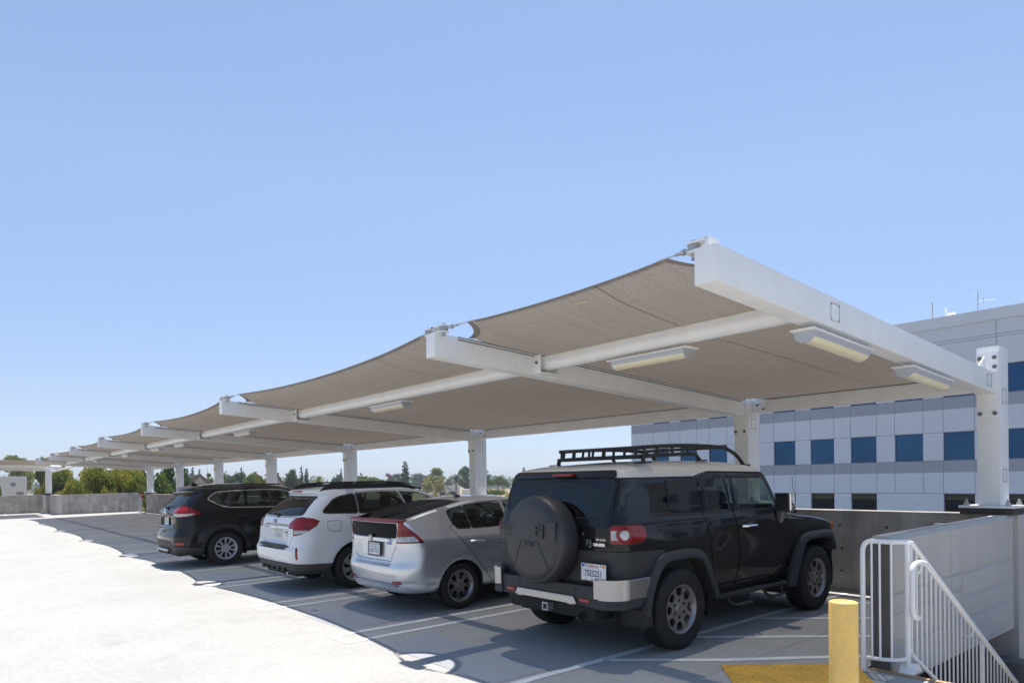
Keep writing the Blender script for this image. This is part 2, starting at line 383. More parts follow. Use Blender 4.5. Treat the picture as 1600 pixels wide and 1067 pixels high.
# garage level under the deck, stairwell
dark_conc = conc('garage_concrete', (.16, .155, .15), .1, .1)
mb = MB(); mb.box(-26, 9.6, -30, 46, -3.3, -3.05); mb.box(9.3, 9.6, -30, 46, -7.9, -.36); mb.box(5.75, 6.0, -3, 2.3, -3.05, -.32)
tag(mb.build('lower_garage_level', dark_conc), kind='structure')
mb = MB(); mb.box(-26, 9.62, -32, 46.6, -8.2, -7.95); tag(mb.build('garage_base', dark_conc), kind='structure')
mb = MB(); n = 11
for i in range(n):
    xx = 6.15+i*.28; z = .115-.175*(i+1); mb.box(xx, xx+.30, 1.05, 2.32, z-.16, z, 0, .008)
mb.box(6.15+n*.28, 10.9, 1.05, 2.32, .115-.175*(n+1)-.16, .115-.175*(n+1))
tag(mb.build('stair_flight', conc_light, None, 0), 'concrete stair flight going down behind the white railing', 'stairs')
nos = MB(); nos.box(6.0, 6.053, .75, 2.5, dz(6)+.003, dz(6)+.012); tag(nos.build('stair_nosing', mat('nosing', (.42, .27, .15), .7, var=.2, vscale=9)), kind='structure')
# ------------------------------------------------------------------ railings
rail = empty('stair_railing', (5.95, 2.5, .1), label='white tubular guard railing with looped handrail at the head of the stairs', cat='railing')
def rel(o, p): return [tuple(Vector(q)-o.location) for q in p]
def arc(c, a, b, n=6):   # quadratic corner from a to b with control c
    a, b, c = Vector(a), Vector(b), Vector(c); return [a*(1-t)**2+c*2*t*(1-t)+b*t*t for t in [i/n for i in range(n+1)]]
YR = 2.25
def top_z(x): return 1.215-(x-6.17)*.588
p0 = (5.95, 2.53, .1); tz = 1.205
toppts = [Vector(p0), Vector((5.95, 2.53, tz-.10))]+arc((5.95, 2.53, tz), (5.95, 2.53, tz-.10), (5.97, 2.46, tz))[1:]+[Vector((6.03, 2.33, tz-.005))]+arc((6.10, YR, tz), (6.03, 2.33, tz-.005), (6.22, YR, top_z(6.22)))[1:]+[Vector((9.6, YR, top_z(9.6)))]
mb = MB(); mb.tube(rel(rail, toppts), .021, 12); mb.build('top_rail', white, rail)
def base_z(x): return .29-(x-6.15)*.575
mb = MB(); mb.tube(rel(rail, arc((6.0, 2.28, .22), (5.95, 2.51, .23), (6.10, YR, .24))), .016, 10)
mb.tube(rel(rail, [(6.12, YR, .24), (6.17, YR, .30), (6.26, YR, base_z(6.26)), (9.6, YR, base_z(9.6))]), .018, 10); mb.build('bottom_rail', white, rail)
for (x, y) in ((5.955, 2.46), (5.965, 2.40), (6.005, 2.325)):
    m2 = MB(); m2.tube(rel(rail, [(x, y, .22), (x, y, tz-.01)]), .009, 8); m2.build('baluster', white, rail)
m2 = MB(); m2.tube(rel(rail, [(6.13, YR, .08), (6.13, YR, 1.19)]), .024, 12); m2.build('post', white, rail)
m2 = MB(); m2.tube(rel(rail, [(8.0, YR, -.9), (8.0, YR, top_z(8.0))]), .022, 12); m2.build('post', white, rail)
m2 = MB(); m2.prism([(6.05, .116), (6.28, .116), (6.20, .19), (6.13, .19)], YR-.06, YR+.05, 'y', bev=.006, M=Matrix.Translation(-rail.location)); m2.build('base_bracket', white, rail)
x = 6.22
while x < 9.5:
    if abs(x-8.0) > .04:
        m2 = MB(); m2.tube(rel(rail, [(x, YR, base_z(x) if x > 6.2 else .1), (x, YR, top_z(x))]), .0085, 8, caps=False); m2.build('baluster', white, rail)
    x += .108
yh_ = YR-.085
hz = lambda x: 1.035-(x-6.25)*.588
hp_ = [Vector((6.16, yh_, .60)), Vector((6.08, yh_, .585))]
hp_ = arc((6.00, yh_, .58), (6.13, yh_, .585), (6.0, yh_, .70))+[Vector((6.0, yh_, .93))]+arc((6.0, yh_, 1.03), (6.0, yh_, .95), (6.08, yh_, 1.03))[1:]+arc((6.25, yh_, 1.045), (6.10, yh_, 1.033), (6.36, yh_, hz(6.36)))+[Vector((9.5, yh_, hz(9.5)))]
mb = MB(); mb.tube(rel(rail, hp_), .0215, 12); mb.build('handrail', white, rail)
for xb in (6.2, 7.45, 8.9):
    z = hz(xb) if xb > 6.4 else 1.03
    mb = MB(); mb.tube(rel(rail, arc((xb, yh_, z-.11), (xb, yh_, z-.02), (xb+.02, YR, z-.10))), .008, 8); mb.build('rail_bracket', white, rail)
r2 = empty('stair_railing', (9.2, 1.7, -1.2), label='second white railing rising into view at the lower right corner', cat='railing')
zt2 = lambda x: -.52+(x-9.0)*.30
mb = MB(); mb.tube(rel(r2, [(8.7, 2.0, zt2(8.7)), (12.5, 2.0, zt2(12.5))]), .021, 12); mb.build('top_rail', white, r2)
for i in range(20):
    x = 8.8+i*.12; mb = MB(); mb.tube(rel(r2, [(x, 2.0, -1.7), (x, 2.0, zt2(x))]), .009, 8, caps=False); mb.build('baluster', white, r2)
# ------------------------------------------------------------------ bollard
mb = MB(); prof = [(0, .0), (0, .086), (.845, .086), (.853, .083), (.856, .078), (.859, .04), (.86, 0)]
mb.lathe(prof, 40, M=Matrix.Rotation(-math.pi/2, 4, 'Y'))
bo = mb.build('bollard', mat('bollard_yellow', (.96, .60, .16), .42, var=.07, vscale=3, bump=.06, bscale=20, var2=.05, v2scale=30)); bo.location = (4.422, 2.002, dz(4.4)-.002)
tag(bo, 'round pale yellow steel bollard standing before the stair railing', 'bollard')
# ------------------------------------------------------------------ shade canopy: frames
AY = [2.52, 5.775, 12.6, 18.9, 25.1, 31.4, 37.8, 44.2]; AP = [2.535, 5.82, 12.89, 19.48, 26.12, 32.66, 39.4, 46.15]; AW = .165
TX = 3.82; PX = 9.6
def ayx(i, x): return AY[i]+(AP[i]-AY[i])*(x-TX)/(PX-TX)
def ztop(x): return 3.245-(x-TX)*.0467
AH = .245
flab = ['nearest white canopy frame with the tallest post and two lights under its arm',
        'white canopy frame whose post rises behind the black off-road car',
        'white canopy frame whose post stands behind the silver hatchback',
        'white canopy frame whose post stands behind the roof of the white wagon',
        'white canopy frame whose post stands right of the black crossover roof middle',
        'white canopy frame, its post above the rear roof of the black crossover',
        'white canopy frame with its post just left of the black crossover',
        'farthest white canopy frame of the row, its post at the end of the long parapet']
groutm = mat('grout', (.05, .048, .045), .9, var=.3, vscale=20, bump=.4, bscale=60)
def outline(mb, y, x0, x1, z0, z1, ax='y', r=.0015):
    def q(a, z): return (a, y, z) if ax == 'y' else (y, a, z)
    for p in (((x0, z1), (x0, z0)), ((x0, z0), (x1, z0)), ((x0, z1), (x1, z1)), ((x1, z1), (x1, z0))):
        mb.tube([q(*p[0]), q(*p[1])], r, 4)
    for a, z in ((x0+.012, z0+.012), (x1-.012, z0+.012), (x0+.012, z1-.012), (x1-.012, z1-.012)):
        mb.tube([q(a, z), (a, y-.004, z) if ax == 'y' else (y-.004, a, z)], .006, 6)
def bolt(mb, p, ax, r=.019):
    p = Vector(p); n = {'x': Vector((-1, 0, 0)), 'y': Vector((0, -1, 0)), 'z': Vector((0, 0, 1)), '-z': Vector((0, 0, -1))}[ax]
    mb.tube([p, p+n*.008], r*1.25, 12); mb.tube([p+n*.008, p+n*.024], r, 6)
for i, ay in enumerate(AY):
    lo = Vector((PX+.17, AP[i]+AW/2, PT)); fr = empty('canopy_frame', lo, label=flab[i], cat='shade frame', group='white frames of the shade canopy')
    T = Matrix.Translation(-lo)
    mb = MB()
    x1 = PX-.03; vs = [(x, y, z) for (q) in (0, 1) for (x, y, z) in ((TX, ay, ztop(TX)-(AH if not q else 0)), (x1, ayx(i, x1), ztop(x1)-(AH if not q else 0)), (x1, ayx(i, x1)+AW, ztop(x1)-(AH if not q else 0)), (TX, ay+AW, ztop(TX)-(AH if not q else 0)))]
    mb.hull8(vs, 0, .012, T, 2); arm = mb.build('arm', white, fr)
    if i == 0:
      for xo in (5.40, 9.27):
        ol = MB(); z = ztop(xo+.05); outline(ol, ayx(0, xo)-.001, xo, xo+.15, z-.19, z-.05)
        ol.v = [tuple(T @ Vector(v)) for v in ol.v]; ol.build('cover_seam', boltm, fr)
    yc = AP[i]+AW/2
    ptop = 3.30 if i == 0 else 3.06
    mb = MB(); mb.box(PX, PX+.34, yc-.118, yc+.118, PT+.10, ptop, 0, .012, T); mb.build('post', white, fr)
    mb = MB(); mb.box(PX-.03, PX-.001, yc-.112, yc+.112, 2.44, ptop-.07 if i == 0 else ptop-.02, 0, .01, T)
    if i == 0:
        mb.prism([(PX-.03, ztop(PX)+.21), (PX-.03, ztop(PX)-.01), (PX-.36, ztop(PX-.36)-.01)], yc+.02, yc+.034, 'y', M=T)
    mb.build('end_plate', white, fr)
    bl = []
    for yy in (yc-.075, yc+.075):
        bl += [(PX-.03, yy, 2.50)]
        if i == 0: bl += [(PX-.03, yy, ptop-.14), (PX-.03, yy, ptop-.25)]
        else: bl += [(PX-.03, yy, ptop-.06)]
    for p in bl: m2 = MB(); bolt(m2, p, 'x'); m2.v = [tuple(T @ Vector(v)) for v in m2.v]; m2.build('bolt', boltm, fr)
    for za, zb_ in ((1.68, 1.84), (2.54 if i else 2.62, 2.70 if i else 2.8)):
        ol = MB(); outline(ol, yc-.12, PX+.10, PX+.24, za, zb_); ol.v = [tuple(T @ Vector(v)) for v in ol.v]; ol.build('cover_seam', boltm, fr)
    # base: grout pad, plate, anchor bolts
    mb = MB(); mb.box(PX-.12, PX+.42, yc-.27, yc+.27, PT-.002, PT+.07, 0, .01, T); mb.build('grout_pad', groutm, fr)
    mb = MB(); mb.box(PX-.13, PX+.43, yc-.28, yc+.28, PT+.072, PT+.10, 0, .004, T); bp = mb.build('base_plate', white, fr)
    for xx in (PX-.07, PX+.38):
        for yy in (yc-.21, yc+.21):
            m2 = MB(); m2.tube([(xx, yy, PT+.10), (xx, yy, PT+.112)], .034, 12, M=T); m2.tube([(xx, yy, PT+.112), (xx, yy, PT+.142)], .026, 6, M=T); m2.tube([(xx, yy, PT+.14), (xx, yy, PT+.175)], .014, 8, M=T)
            m2.build('anchor_bolt', galv, fr)
    # tip clevises with eye bolts for the fabric cables
    for s in ([1] if i == 0 else ([1, -1] if i < 7 else [-1])):
        ye = ay+AW if s > 0 else ay; zc = ztop(TX)+.03; mb = MB(); x = TX+.075
        for dzp in (0.028, -.03):
            pts = []
            for k in range(9):
                a = math.pi*k/8-math.pi/2; pts.append((x+.055*math.sin(a), ye+s*(.045+.055*math.cos(a))))
            pts = [(x-.055, ye-s*.08)]+pts+[(x+.055, ye-s*.08)]
            mb.prism(pts if s < 0 else pts[::-1], zc+dzp-.006, zc+dzp+.006, 'z', M=T)
        mb.prism([(x-.055, ye-s*.10), (x-.055, ye-s*.075), (x+.055, ye-s*.075), (x+.055, ye-s*.10)], zc-.036, zc+.034, 'z', M=T)
        mb.build('cable_clevis', white, fr)
        m2 = MB(); m2.tube([(x, ye+s*.05, zc+.055), (x, ye+s*.05, zc-.075)], .02, 10, M=T); m2.tube([(x, ye+s*.05, zc-.018), (x, ye+s*.05, zc+.02)], .045, 14, M=T)
        m2.build('clevis_pin', galv, fr)
    # fabric track on the arm edges
    for s in ([1] if i == 0 else ([1, -1] if i < 7 else [-1])):
        for dz_, r_, m_ in ((-.004, .006, boltm), (-.018, .0075, white), (-.031, .005, boltm)):
            def ye(x): return ayx(i, x)+(AW+.008 if s > 0 else -.008)
            mb = MB(); mb.tube([T @ Vector((4.10, ye(4.1), ztop(4.1)+dz_)), T @ Vector((9.5, ye(9.5), ztop(9.5)+dz_))], r_, 6)
            mb.build('fabric_track', m_, fr)
    if i >= 1:   # bracket holding the pipe
        mb = MB(); zc = 3.07; ay = ayx(i, 5.3)
        mb.box(5.155, 5.17, ay-.115, ay-.001, zc-.11, zc+.09, 0, .003, T); mb.box(5.172, 5.46, ay-.115, ay-.001, zc-.118, zc-.105, 0, .003, T); mb.box(5.445, 5.46, ay-.115, ay-.001, zc-.104, zc+.09, 0, .003, T)
        br = mb.build('pipe_bracket', white, fr); m2 = MB(); m2.tube([T @ Vector((5.155, ay-.06, zc)), T @ Vector((5.14, ay-.06, zc))], .018, 8); m2.build('bolt', boltm, br)
# far lone frame turned to the other side
lo = Vector((5.2, 52.4, 1.29)); fr = empty('canopy_frame', lo, label='lone white post with a diagonal brace carrying the far left canopy', cat='shade frame')
T = Matrix.Translation(-lo)
mb = MB(); mb.box(5.05, 5.37, 52.25, 52.6, 1.36, 2.95, 0, .01, T); mb.build('post', white, fr)
mb = MB(); mb.box(4.93, 5.49, 52.12, 52.72, 1.285, 1.36, 0, .005, T); mb.build('base_plate', groutm, fr)
mb = MB(); mb.box(-14, 5.55, 52.35, 52.5, 2.80, 3.02, 0, .01, T); mb.build('edge_beam', white, fr)
mb = MB(); mb.tube([T @ Vector((-14, 49.3, 2.99)), T @ Vector((5.5, 49.3, 2.99))], .08, 16); mb.build('front_pipe', white, fr)
mb = MB(); mb.tube([T @ Vector((5.3, 52.3, 2.75)), T @ Vector((6.3, 49.4, 3.05))], .06, 10); mb.build('brace', white, fr)
# ------------------------------------------------------------------ beams along the posts
for i in range(7):
    a = AP[i]+AW/2+.12; b = AP[i+1]+AW/2-.12; lo = Vector((9.78, a, 2.9)); T = Matrix.Translation(-lo)
    e = empty('edge_beam', lo, label=['white beam between the two nearest posts, over the pale building', 'white beam behind the rack of the black off-road car', 'white beam between the post behind the silver hatchback and the next one to its left', 'white beam high behind the roof of the white wagon, fourth counting from the stairs', 'fifth white beam counting from the stairs, above the black crossover', 'sixth white beam counting from the stairs, shorter looking still', 'last and farthest white beam along the long parapet'][i], cat='beam', group='white beams along the parapet posts')
    mb = MB(); mb.box(9.715, 9.845, a+.012, b-.012, 2.785, 3.0, 0, .008, T); mb.build('beam', white, e)
    for z_ in (2.998, 2.975): mb = MB(); mb.tube([T @ Vector((9.709, a+.1, z_)), T @ Vector((9.709, b-.1, z_))], .0055, 6); mb.build('fabric_track', boltm, e)
    for yy, s in ((a, 1), (b, -1)):
        mb = MB(); mb.box(9.66, 9.90, yy, yy+s*.012, 2.74, 3.04, 0, 0, T) if s > 0 else mb.box(9.66, 9.90, yy-.012, yy, 2.74, 3.04, 0, 0, T)
        mb.build('end_plate', white, e)
    mb = MB(); yy = b-.10
    mb.box(9.705, 9.712, yy-.16, yy+.06, 2.78, 3.02, 0, .002, T); mb.build('splice_plate', white, e)
    m2 = MB()
    for q in (-.1, 0): bolt(m2, (9.705, yy+q, 2.9+q*.7), 'x', .014)
    m2.v = [tuple(T @ Vector(v)) for v in m2.v]; m2.build('bolt', boltm, e)
# ------------------------------------------------------------------ longitudinal pipes
PXC = 5.30; PZ = 3.075; PR = .083
for i in range(7):
    a = ayx(i, PXC)+AW; b = ayx(i+1, PXC)-.02
    mb = MB(); mb.tube([(PXC, a+(b-a)*k/8, PZ) for k in range(9)], PR, 28)
    tag(mb.build('support_pipe', white), ['round white pipe holding up the nearest and shortest shade panel', 'round white pipe under the wide shade panel above the silver hatchback', 'round white pipe under the third shade panel from the stairs', 'round white pipe under the fourth shade panel from the stairs', 'round white pipe under the fifth shade panel from the stairs', 'round white pipe under the sixth shade panel from the stairs', 'farthest short looking white pipe at the end of the canopy'][i], 'pipe', 'pipes under the shade panels')
# ------------------------------------------------------------------ light fixtures (switched off)
lbody = mat('lamp_housing', (.46, .48, .52), .4, .2); ldiff = mat('lamp_diffuser', (.82, .75, .53), .3, coat=.3, var=.04, vscale=6)
def fixture(loc, L, W, yaw, tilt, label, hang=.05):
    e = empty('light_fixture', loc, label=label, cat='light', group='tube lights under the canopy')
    e.rotation_euler = Matrix.Rotation(yaw, 4, 'Z').to_euler(); e.rotation_euler[1] = 0
    e.matrix_world = Matrix.Translation(loc) @ Matrix.Rotation(yaw, 4, 'Z') @ Matrix.Rotation(tilt, 4, 'Y')
    # local x = length, z up, top plate at z=0
    mb = MB(); mb.box(-L/2-.05, L/2+.05, -W/2-.015, W/2+.015, -.012, 0, 0, .003); mb.build('top_plate', white, e)
    n = 20; D = W*.52
    def cs(k): a = math.pi*k/n; return (-math.cos(a)*W/2, -.012-math.sin(a)**.8*D)
    mb = MB()
    for rng_, m_ in (((0, 3), 0), ((17, 20), 0)):
        for k in range(*rng_):
            y0, z0 = cs(k); y1, z1 = cs(k+1); mb.add([(-L/2, y0, z0), (L/2, y0, z0), (L/2, y1, z1), (-L/2, y1, z1)], [(0, 3, 2, 1)])
    for s in (-1, 1):
        pts = [cs(k) for k in range(n+1)]; mb.prism([(y*1.03, z*1.03) for y, z in pts], s*L/2-.006, s*L/2+.006, 'x')
    mb.build('housing', lbody, e, 50)
    mb = MB()
    for k in range(3, 17):
        y0, z0 = cs(k); y1, z1 = cs(k+1); q = .985; mb.add([(-L/2, y0*q, z0*q), (L/2, y0*q, z0*q), (L/2, y1*q, z1*q), (-L/2, y1*q, z1*q)], [(0, 3, 2, 1)])
    mb.build('diffuser', ldiff, e, 60)
    for q in (-.30, -.16, .16, .30):
        mb = MB(); mb.tube([(q*L, 0, 0), (q*L, 0, hang)], .006, 6); mb.tube([(q*L, -W*.3, 0), (q*L, -W*.3, hang*.7)], .008, 6); mb.build('hanger', white, e)
    return e
zb = ztop(5.7)-AH
fixture((5.66, 2.62, ztop(5.73)-AH-.045), .98, .17, 0, math.atan(.0467), 'tube light under the nearest arm, the one closer to the arm tip', .05)
fixture((7.62, 2.62, ztop(7.62)-AH-.045), 1.02, .17, 0, math.atan(.0467), 'tube light under the nearest arm, the one closer to the tall post', .05)
for yc, L, lb in ((4.25, .88, 'largest tube light hanging under the nearest round pipe'), (9.3, .95, 'tube light under the pipe above the silver hatchback'), (15.9, 1.0, 'tube light under the third pipe, left of the one above the hatchback'), (21.3, 1.0, 'nearer tube light of the close pair under the fourth pipe'), (24.2, 1.0, 'farther tube light of the close pair under the fourth pipe'), (29, 1.0, 'small tube light under the fifth pipe'), (35.5, 1.0, 'tiny farthest tube light under the sixth pipe')):
    fixture((PXC+.02, yc, PZ-PR-.035), L, .165, math.pi/2, 0, lb, .045)
# ------------------------------------------------------------------ mesh fabric
def fabric_mat(name, col):
    m = bpy.data.materials.new(name); m.use_nodes = True; n = m.node_tree.nodes; l = m.node_tree.links; b = n['Principled BSDF']
    b.inputs['Roughness'].default_value = .9; b.inputs['Specular IOR Level'].default_value = .15
    tc = n.new('ShaderNodeTexCoord'); t = n.new('ShaderNodeTexNoise'); t.inputs['Scale'].default_value = 60; t.inputs['Detail'].default_value = 3; l.new(tc.outputs['Object'], t.inputs[0])
    mr = n.new('ShaderNodeMapRange'); mr.inputs[1].default_value = .3; mr.inputs[2].default_value = .7; mr.inputs[3].default_value = .83; mr.inputs[4].default_value = 1.17; l.new(t.outputs[0], mr.inputs[0])
    mp = n.new('ShaderNodeMapping'); mp.inputs['Scale'].default_value = (.5, 14, 1); l.new(tc.outputs['Object'], mp.inputs[0])
    t2 = n.new('ShaderNodeTexNoise'); t2.inputs['Scale'].default_value = 1; l.new(mp.outputs[0], t2.inputs[0])
    m2 = n.new('ShaderNodeMapRange'); m2.inputs[1].default_value = .3; m2.inputs[2].default_value = .7; m2.inputs[3].default_value = .93; m2.inputs[4].default_value = 1.07; l.new(t2.outputs[0], m2.inputs[0])
    mm = n.new('ShaderNodeMath'); mm.operation = 'MULTIPLY'; l.new(mr.outputs[0], mm.inputs[0]); l.new(m2.outputs[0], mm.inputs[1])
    sc = n.new('ShaderNodeVectorMath'); sc.operation = 'SCALE'; sc.inputs[0].default_value = col; l.new(mm.outputs[0], sc.inputs['Scale']); l.new(sc.outputs[0], b.inputs['Base Color'])
    tr = n.new('ShaderNodeBsdfTranslucent'); tr.inputs[0].default_value = (col[0]*.9, col[1]*.82, col[2]*.75, 1)
    tp = n.new('ShaderNodeBsdfTransparent'); tp.inputs[0].default_value = (1, 1, 1, 1)
    a = n.new('ShaderNodeMixShader'); a.inputs[0].default_value = FAB_TL; l.new(b.outputs[0], a.inputs[1]); l.new(tr.outputs[0], a.inputs[2])
    g = n.new('ShaderNodeNewGeometry'); dt = n.new('ShaderNodeVectorMath'); dt.operation = 'DOT_PRODUCT'; l.new(g.outputs['Normal'], dt.inputs[0]); l.new(g.outputs['Incoming'], dt.inputs[1])
    ab = n.new('ShaderNodeMath'); ab.operation = 'ABSOLUTE'; l.new(dt.outputs['Value'], ab.inputs[0]); pw = n.new('ShaderNodeMath'); pw.operation = 'POWER'; l.new(ab.outputs[0], pw.inputs[0]); pw.inputs[1].default_value = 2.0   # the weave closes up when seen at a slant
    ml = n.new('ShaderNodeMath'); ml.operation = 'MULTIPLY'; l.new(pw.outputs[0], ml.inputs[0]); ml.inputs[1].default_value = FAB_TP
    c = n.new('ShaderNodeMixShader'); l.new(ml.outputs[0], c.inputs[0]); l.new(a.outputs[0], c.inputs[1]); l.new(tp.outputs[0], c.inputs[2])
    l.new(c.outputs[0], n['Material Output'].inputs[0]); return m
FAB_TL = .12; FAB_TP = .125
fab = fabric_mat('shade_fabric', (.335, .303, .272)); hemm = mat('fabric_hem', (.25, .215, .185), .9, var=.05, vscale=8)
seamf = mat('fabric_seam', (.16, .135, .115), .9)
flabs = ['nearest and narrowest tan shade panel, with a peaked corner under the arm tip', 'widest tan shade panel, stretched above the silver hatchback', 'tan shade panel third from the stairs, above the white wagon', 'tan shade panel fourth from the stairs', 'tan shade panel fifth from the stairs', 'tan shade panel sixth from the stairs', 'farthest tan shade panel at the end of the row']
for i in range(7):
    y0 = AY[i]+AW+.004; y1 = AY[i+1]-.004; L = y1-y0
    def Y0(x): return ayx(i, x)+AW+.004
    def Y1(x): return ayx(i+1, x)-.004
    sag = .10+.045*(L-2.9)**.9; nu = 60 if i < 2 else 44; nv = 44
    def surf(u, v, off=0):
        xe = 3.93+sag*(4*u*(1-u))**.8 if 0 < u < 1 else 3.93
        x = xe+(9.735-xe)*v; f = 4*u*(1-u)
        g = .060*math.exp(-((x-PXC)/1.1)**2)+.045*(1-math.exp(-((x-3.9)/1.2)**2))*max(0, (1-((x-7.2)/2.6)**2))
        rise = .08*math.exp(-((x-3.93)/.35)**2)
        if i == 0: rise *= .8
        z = max(ztop(x)-.004, 2.985)+rise-g*min(1, f*1.6)*.8+.02*min(1, f*4)*(1-v)-.0
        zp = PZ+PR+.006
        if abs(x-PXC) < .09: z = max(z, zp)
        return (x, Y0(x)+(Y1(x)-Y0(x))*u, z+off)
    V = []; F = []
    ra, rb = .43, .50
    def cut(x, y):   # <0 inside the corner cut-outs
        a_ = Y0(x); b_ = Y1(x); return min(math.hypot((y-a_)/ra, (x-3.80)/rb), math.hypot((y-b_)/ra, (x-3.80)/rb), math.hypot((y-a_)/.24, (x-9.72)/.24), math.hypot((y-b_)/.24, (x-9.72)/.24))-1
    us = [.5-.5*math.cos(math.pi*k/nu) for k in range(nu+1)]; vs_ = [(k/nv)**1.5 for k in range(nv+1)]
    V = [surf(u, v) for u in us for v in vs_]
    ph = [cut(p[0], p[1]) for p in V]
    F = [(a*(nv+1)+b, (a+1)*(nv+1)+b, (a+1)*(nv+1)+b+1, a*(nv+1)+b+1) for a in range(nu) for b in range(nv)]
    V = np.array(V); _, out = split(V, F, np.array(ph), 0)
    VV, FF = out
    lo = Vector((6.8, (y0+y1)/2, 3.1)); e = MB(); e.add([tuple(Vector(p)-lo) for p in VV], FF)
    fo = e.build('shade_fabric', fab, None, 60); fo.location = lo
    tag(fo, flabs[i], 'shade fabric', 'tan fabric panels of the canopy')
    # hem along the outer edge and around the corner arcs
    def ribbon(pts, wd, off, m, name, up=Vector((0, 0, 1))):
        mb = MB(); n = len(pts); vv = []
        for k in range(n):
            p = Vector(pts[k]); t = (Vector(pts[min(k+1, n-1)])-Vector(pts[max(k-1, 0)])).normalized(); s = t.cross(up).normalized()
            vv += [p+Vector((0, 0, off))-lo, p+s*wd+Vector((0, 0, off))-lo]
        mb.add(vv, [(2*k, 2*k+1, 2*k+3, 2*k+2) for k in range(n-1)]); return mb.build(name, m, fo, 60)
    e0 = [surf(k/60, 0) for k in range(61)]; e0 = [p for p in e0 if cut(p[0], p[1]) > .0]
    ribbon(e0[::-1], -.055, -.004, hemm, 'hem'); 
    for sgn, yc in ((1, y0), (-1, y1)):
        pts = []
        for k in range(25):
            a = math.pi/2*k/24; yy = yc+sgn*ra*math.cos(a); xx = 3.80+rb*math.sin(a)
            u = (yy-y0)/L; xe = 3.93+sag*(max(1e-6, 4*u*(1-u)))**.8
            if xx < xe: continue
            v = (xx-xe)/(9.735-xe); pts.append(surf(u, v))
        ribbon(pts if sgn > 0 else pts[::-1], .07, -.004, hemm, 'hem')
        # cable and turnbuckle
        ce = e0[0] if sgn > 0 else e0[-1]
        tip = Vector((TX+.075, yc+sgn*(-.004+.05), ztop(TX)+.03)); cv = Vector(ce)
        mb = MB(); mb.tube([cv-lo+Vector((0, sgn*.2*0, 0)), tip-lo], .006, 6)
        dd = (cv-tip).normalized(); Lc = (cv-tip).length
        mb.tube([tip+dd*.03-lo, tip+dd*.03-lo+dd*min(.16, Lc*.5)], .013, 8); mb.tube([tip+dd*.09-lo, tip+dd*.12-lo], .022, 8)
        mb.build('edge_cable', galv, fo)
    for q in ((.36,) if i == 0 else (.25, .52, .78)):
        pts = [surf(q, v) for v in [k/40 for k in range(41)]]
        ribbon(pts, .009, -.003, seamf, 'seam')
    mb = MB(); p = Vector(surf(.46, .03)); mb.box(p.x-.03, p.x+.03, p.y-.08, p.y+.08, p.z-.008, p.z-.006, M=Matrix.Translation(-lo)); mb.build('sewn_tag', mat('tag_cream', (.6, .55, .42), .8), fo)
mb = MB(); vs = []
for k in range(21):
    x = -14+k*.95; vs += [(x, 46.7+.25*math.sin(k*.6), 3.27), (x, 49.3, 3.08), (x, 52.35, 3.03)]
mb.add([tuple(Vector(v)-Vector((-5, 50.8, 3.1))) for v in vs], [(3*k+j, 3*k+3+j, 3*k+4+j, 3*k+1+j) for k in range(20) for j in (0, 1)])
fo = mb.build('shade_fabric', fab, None, 60); fo.location = (-5, 50.8, 3.1); tag(fo, 'tan shade panel at the far left edge, beyond the sunlit deck', 'shade fabric')
# standpipe at the end of the long parapet
lo = Vector((9.45, 47.15, dz(9.5))); sp = empty('standpipe', lo, label='grey standpipe with red valve beside the far end of the long parapet', cat='pipe')
mb = MB(); mb.tube([(0, 0, 0), (0, 0, 1.1)], .07, 14); mb.tube([(0, 0, .98), (0, -.22, .98)], .05, 10); mb.tube([(0, .4, 0), (0, .4, 1.0)], .05, 10); mb.build('pipe', galv, sp)
redm = mat('valve_red', (.42, .03, .02), .5)
mb = MB(); mb.tube([(0, -.2, .98), (0, -.27, .98)], .09, 14); mb.tube([(0, .0, 1.1), (0, 0, 1.16)], .08, 14); mb.build('valve_wheel', redm, sp)
lo = Vector((9.60, 3.0, 1.12)); bx = empty('junction_box', lo, label='small grey metal bracket box fixed high on the parapet beside the nearest post', cat='box')
mb = MB(); mb.box(-.05, .07, -.16, .16, -.06, .03, 0, .012); mb.box(-.07, .05, -.20, .20, .03, .05, 0, .004); mb.build('housing', galv, bx)
mb = MB(); mb.tube([(-.06, -.12, -.01), (-.06, .03, -.01)], .02, 8); mb.tube([(-.06, .05, -.01), (-.06, .12, -.01)], .014, 8); mb.build('latch', boltm, bx)
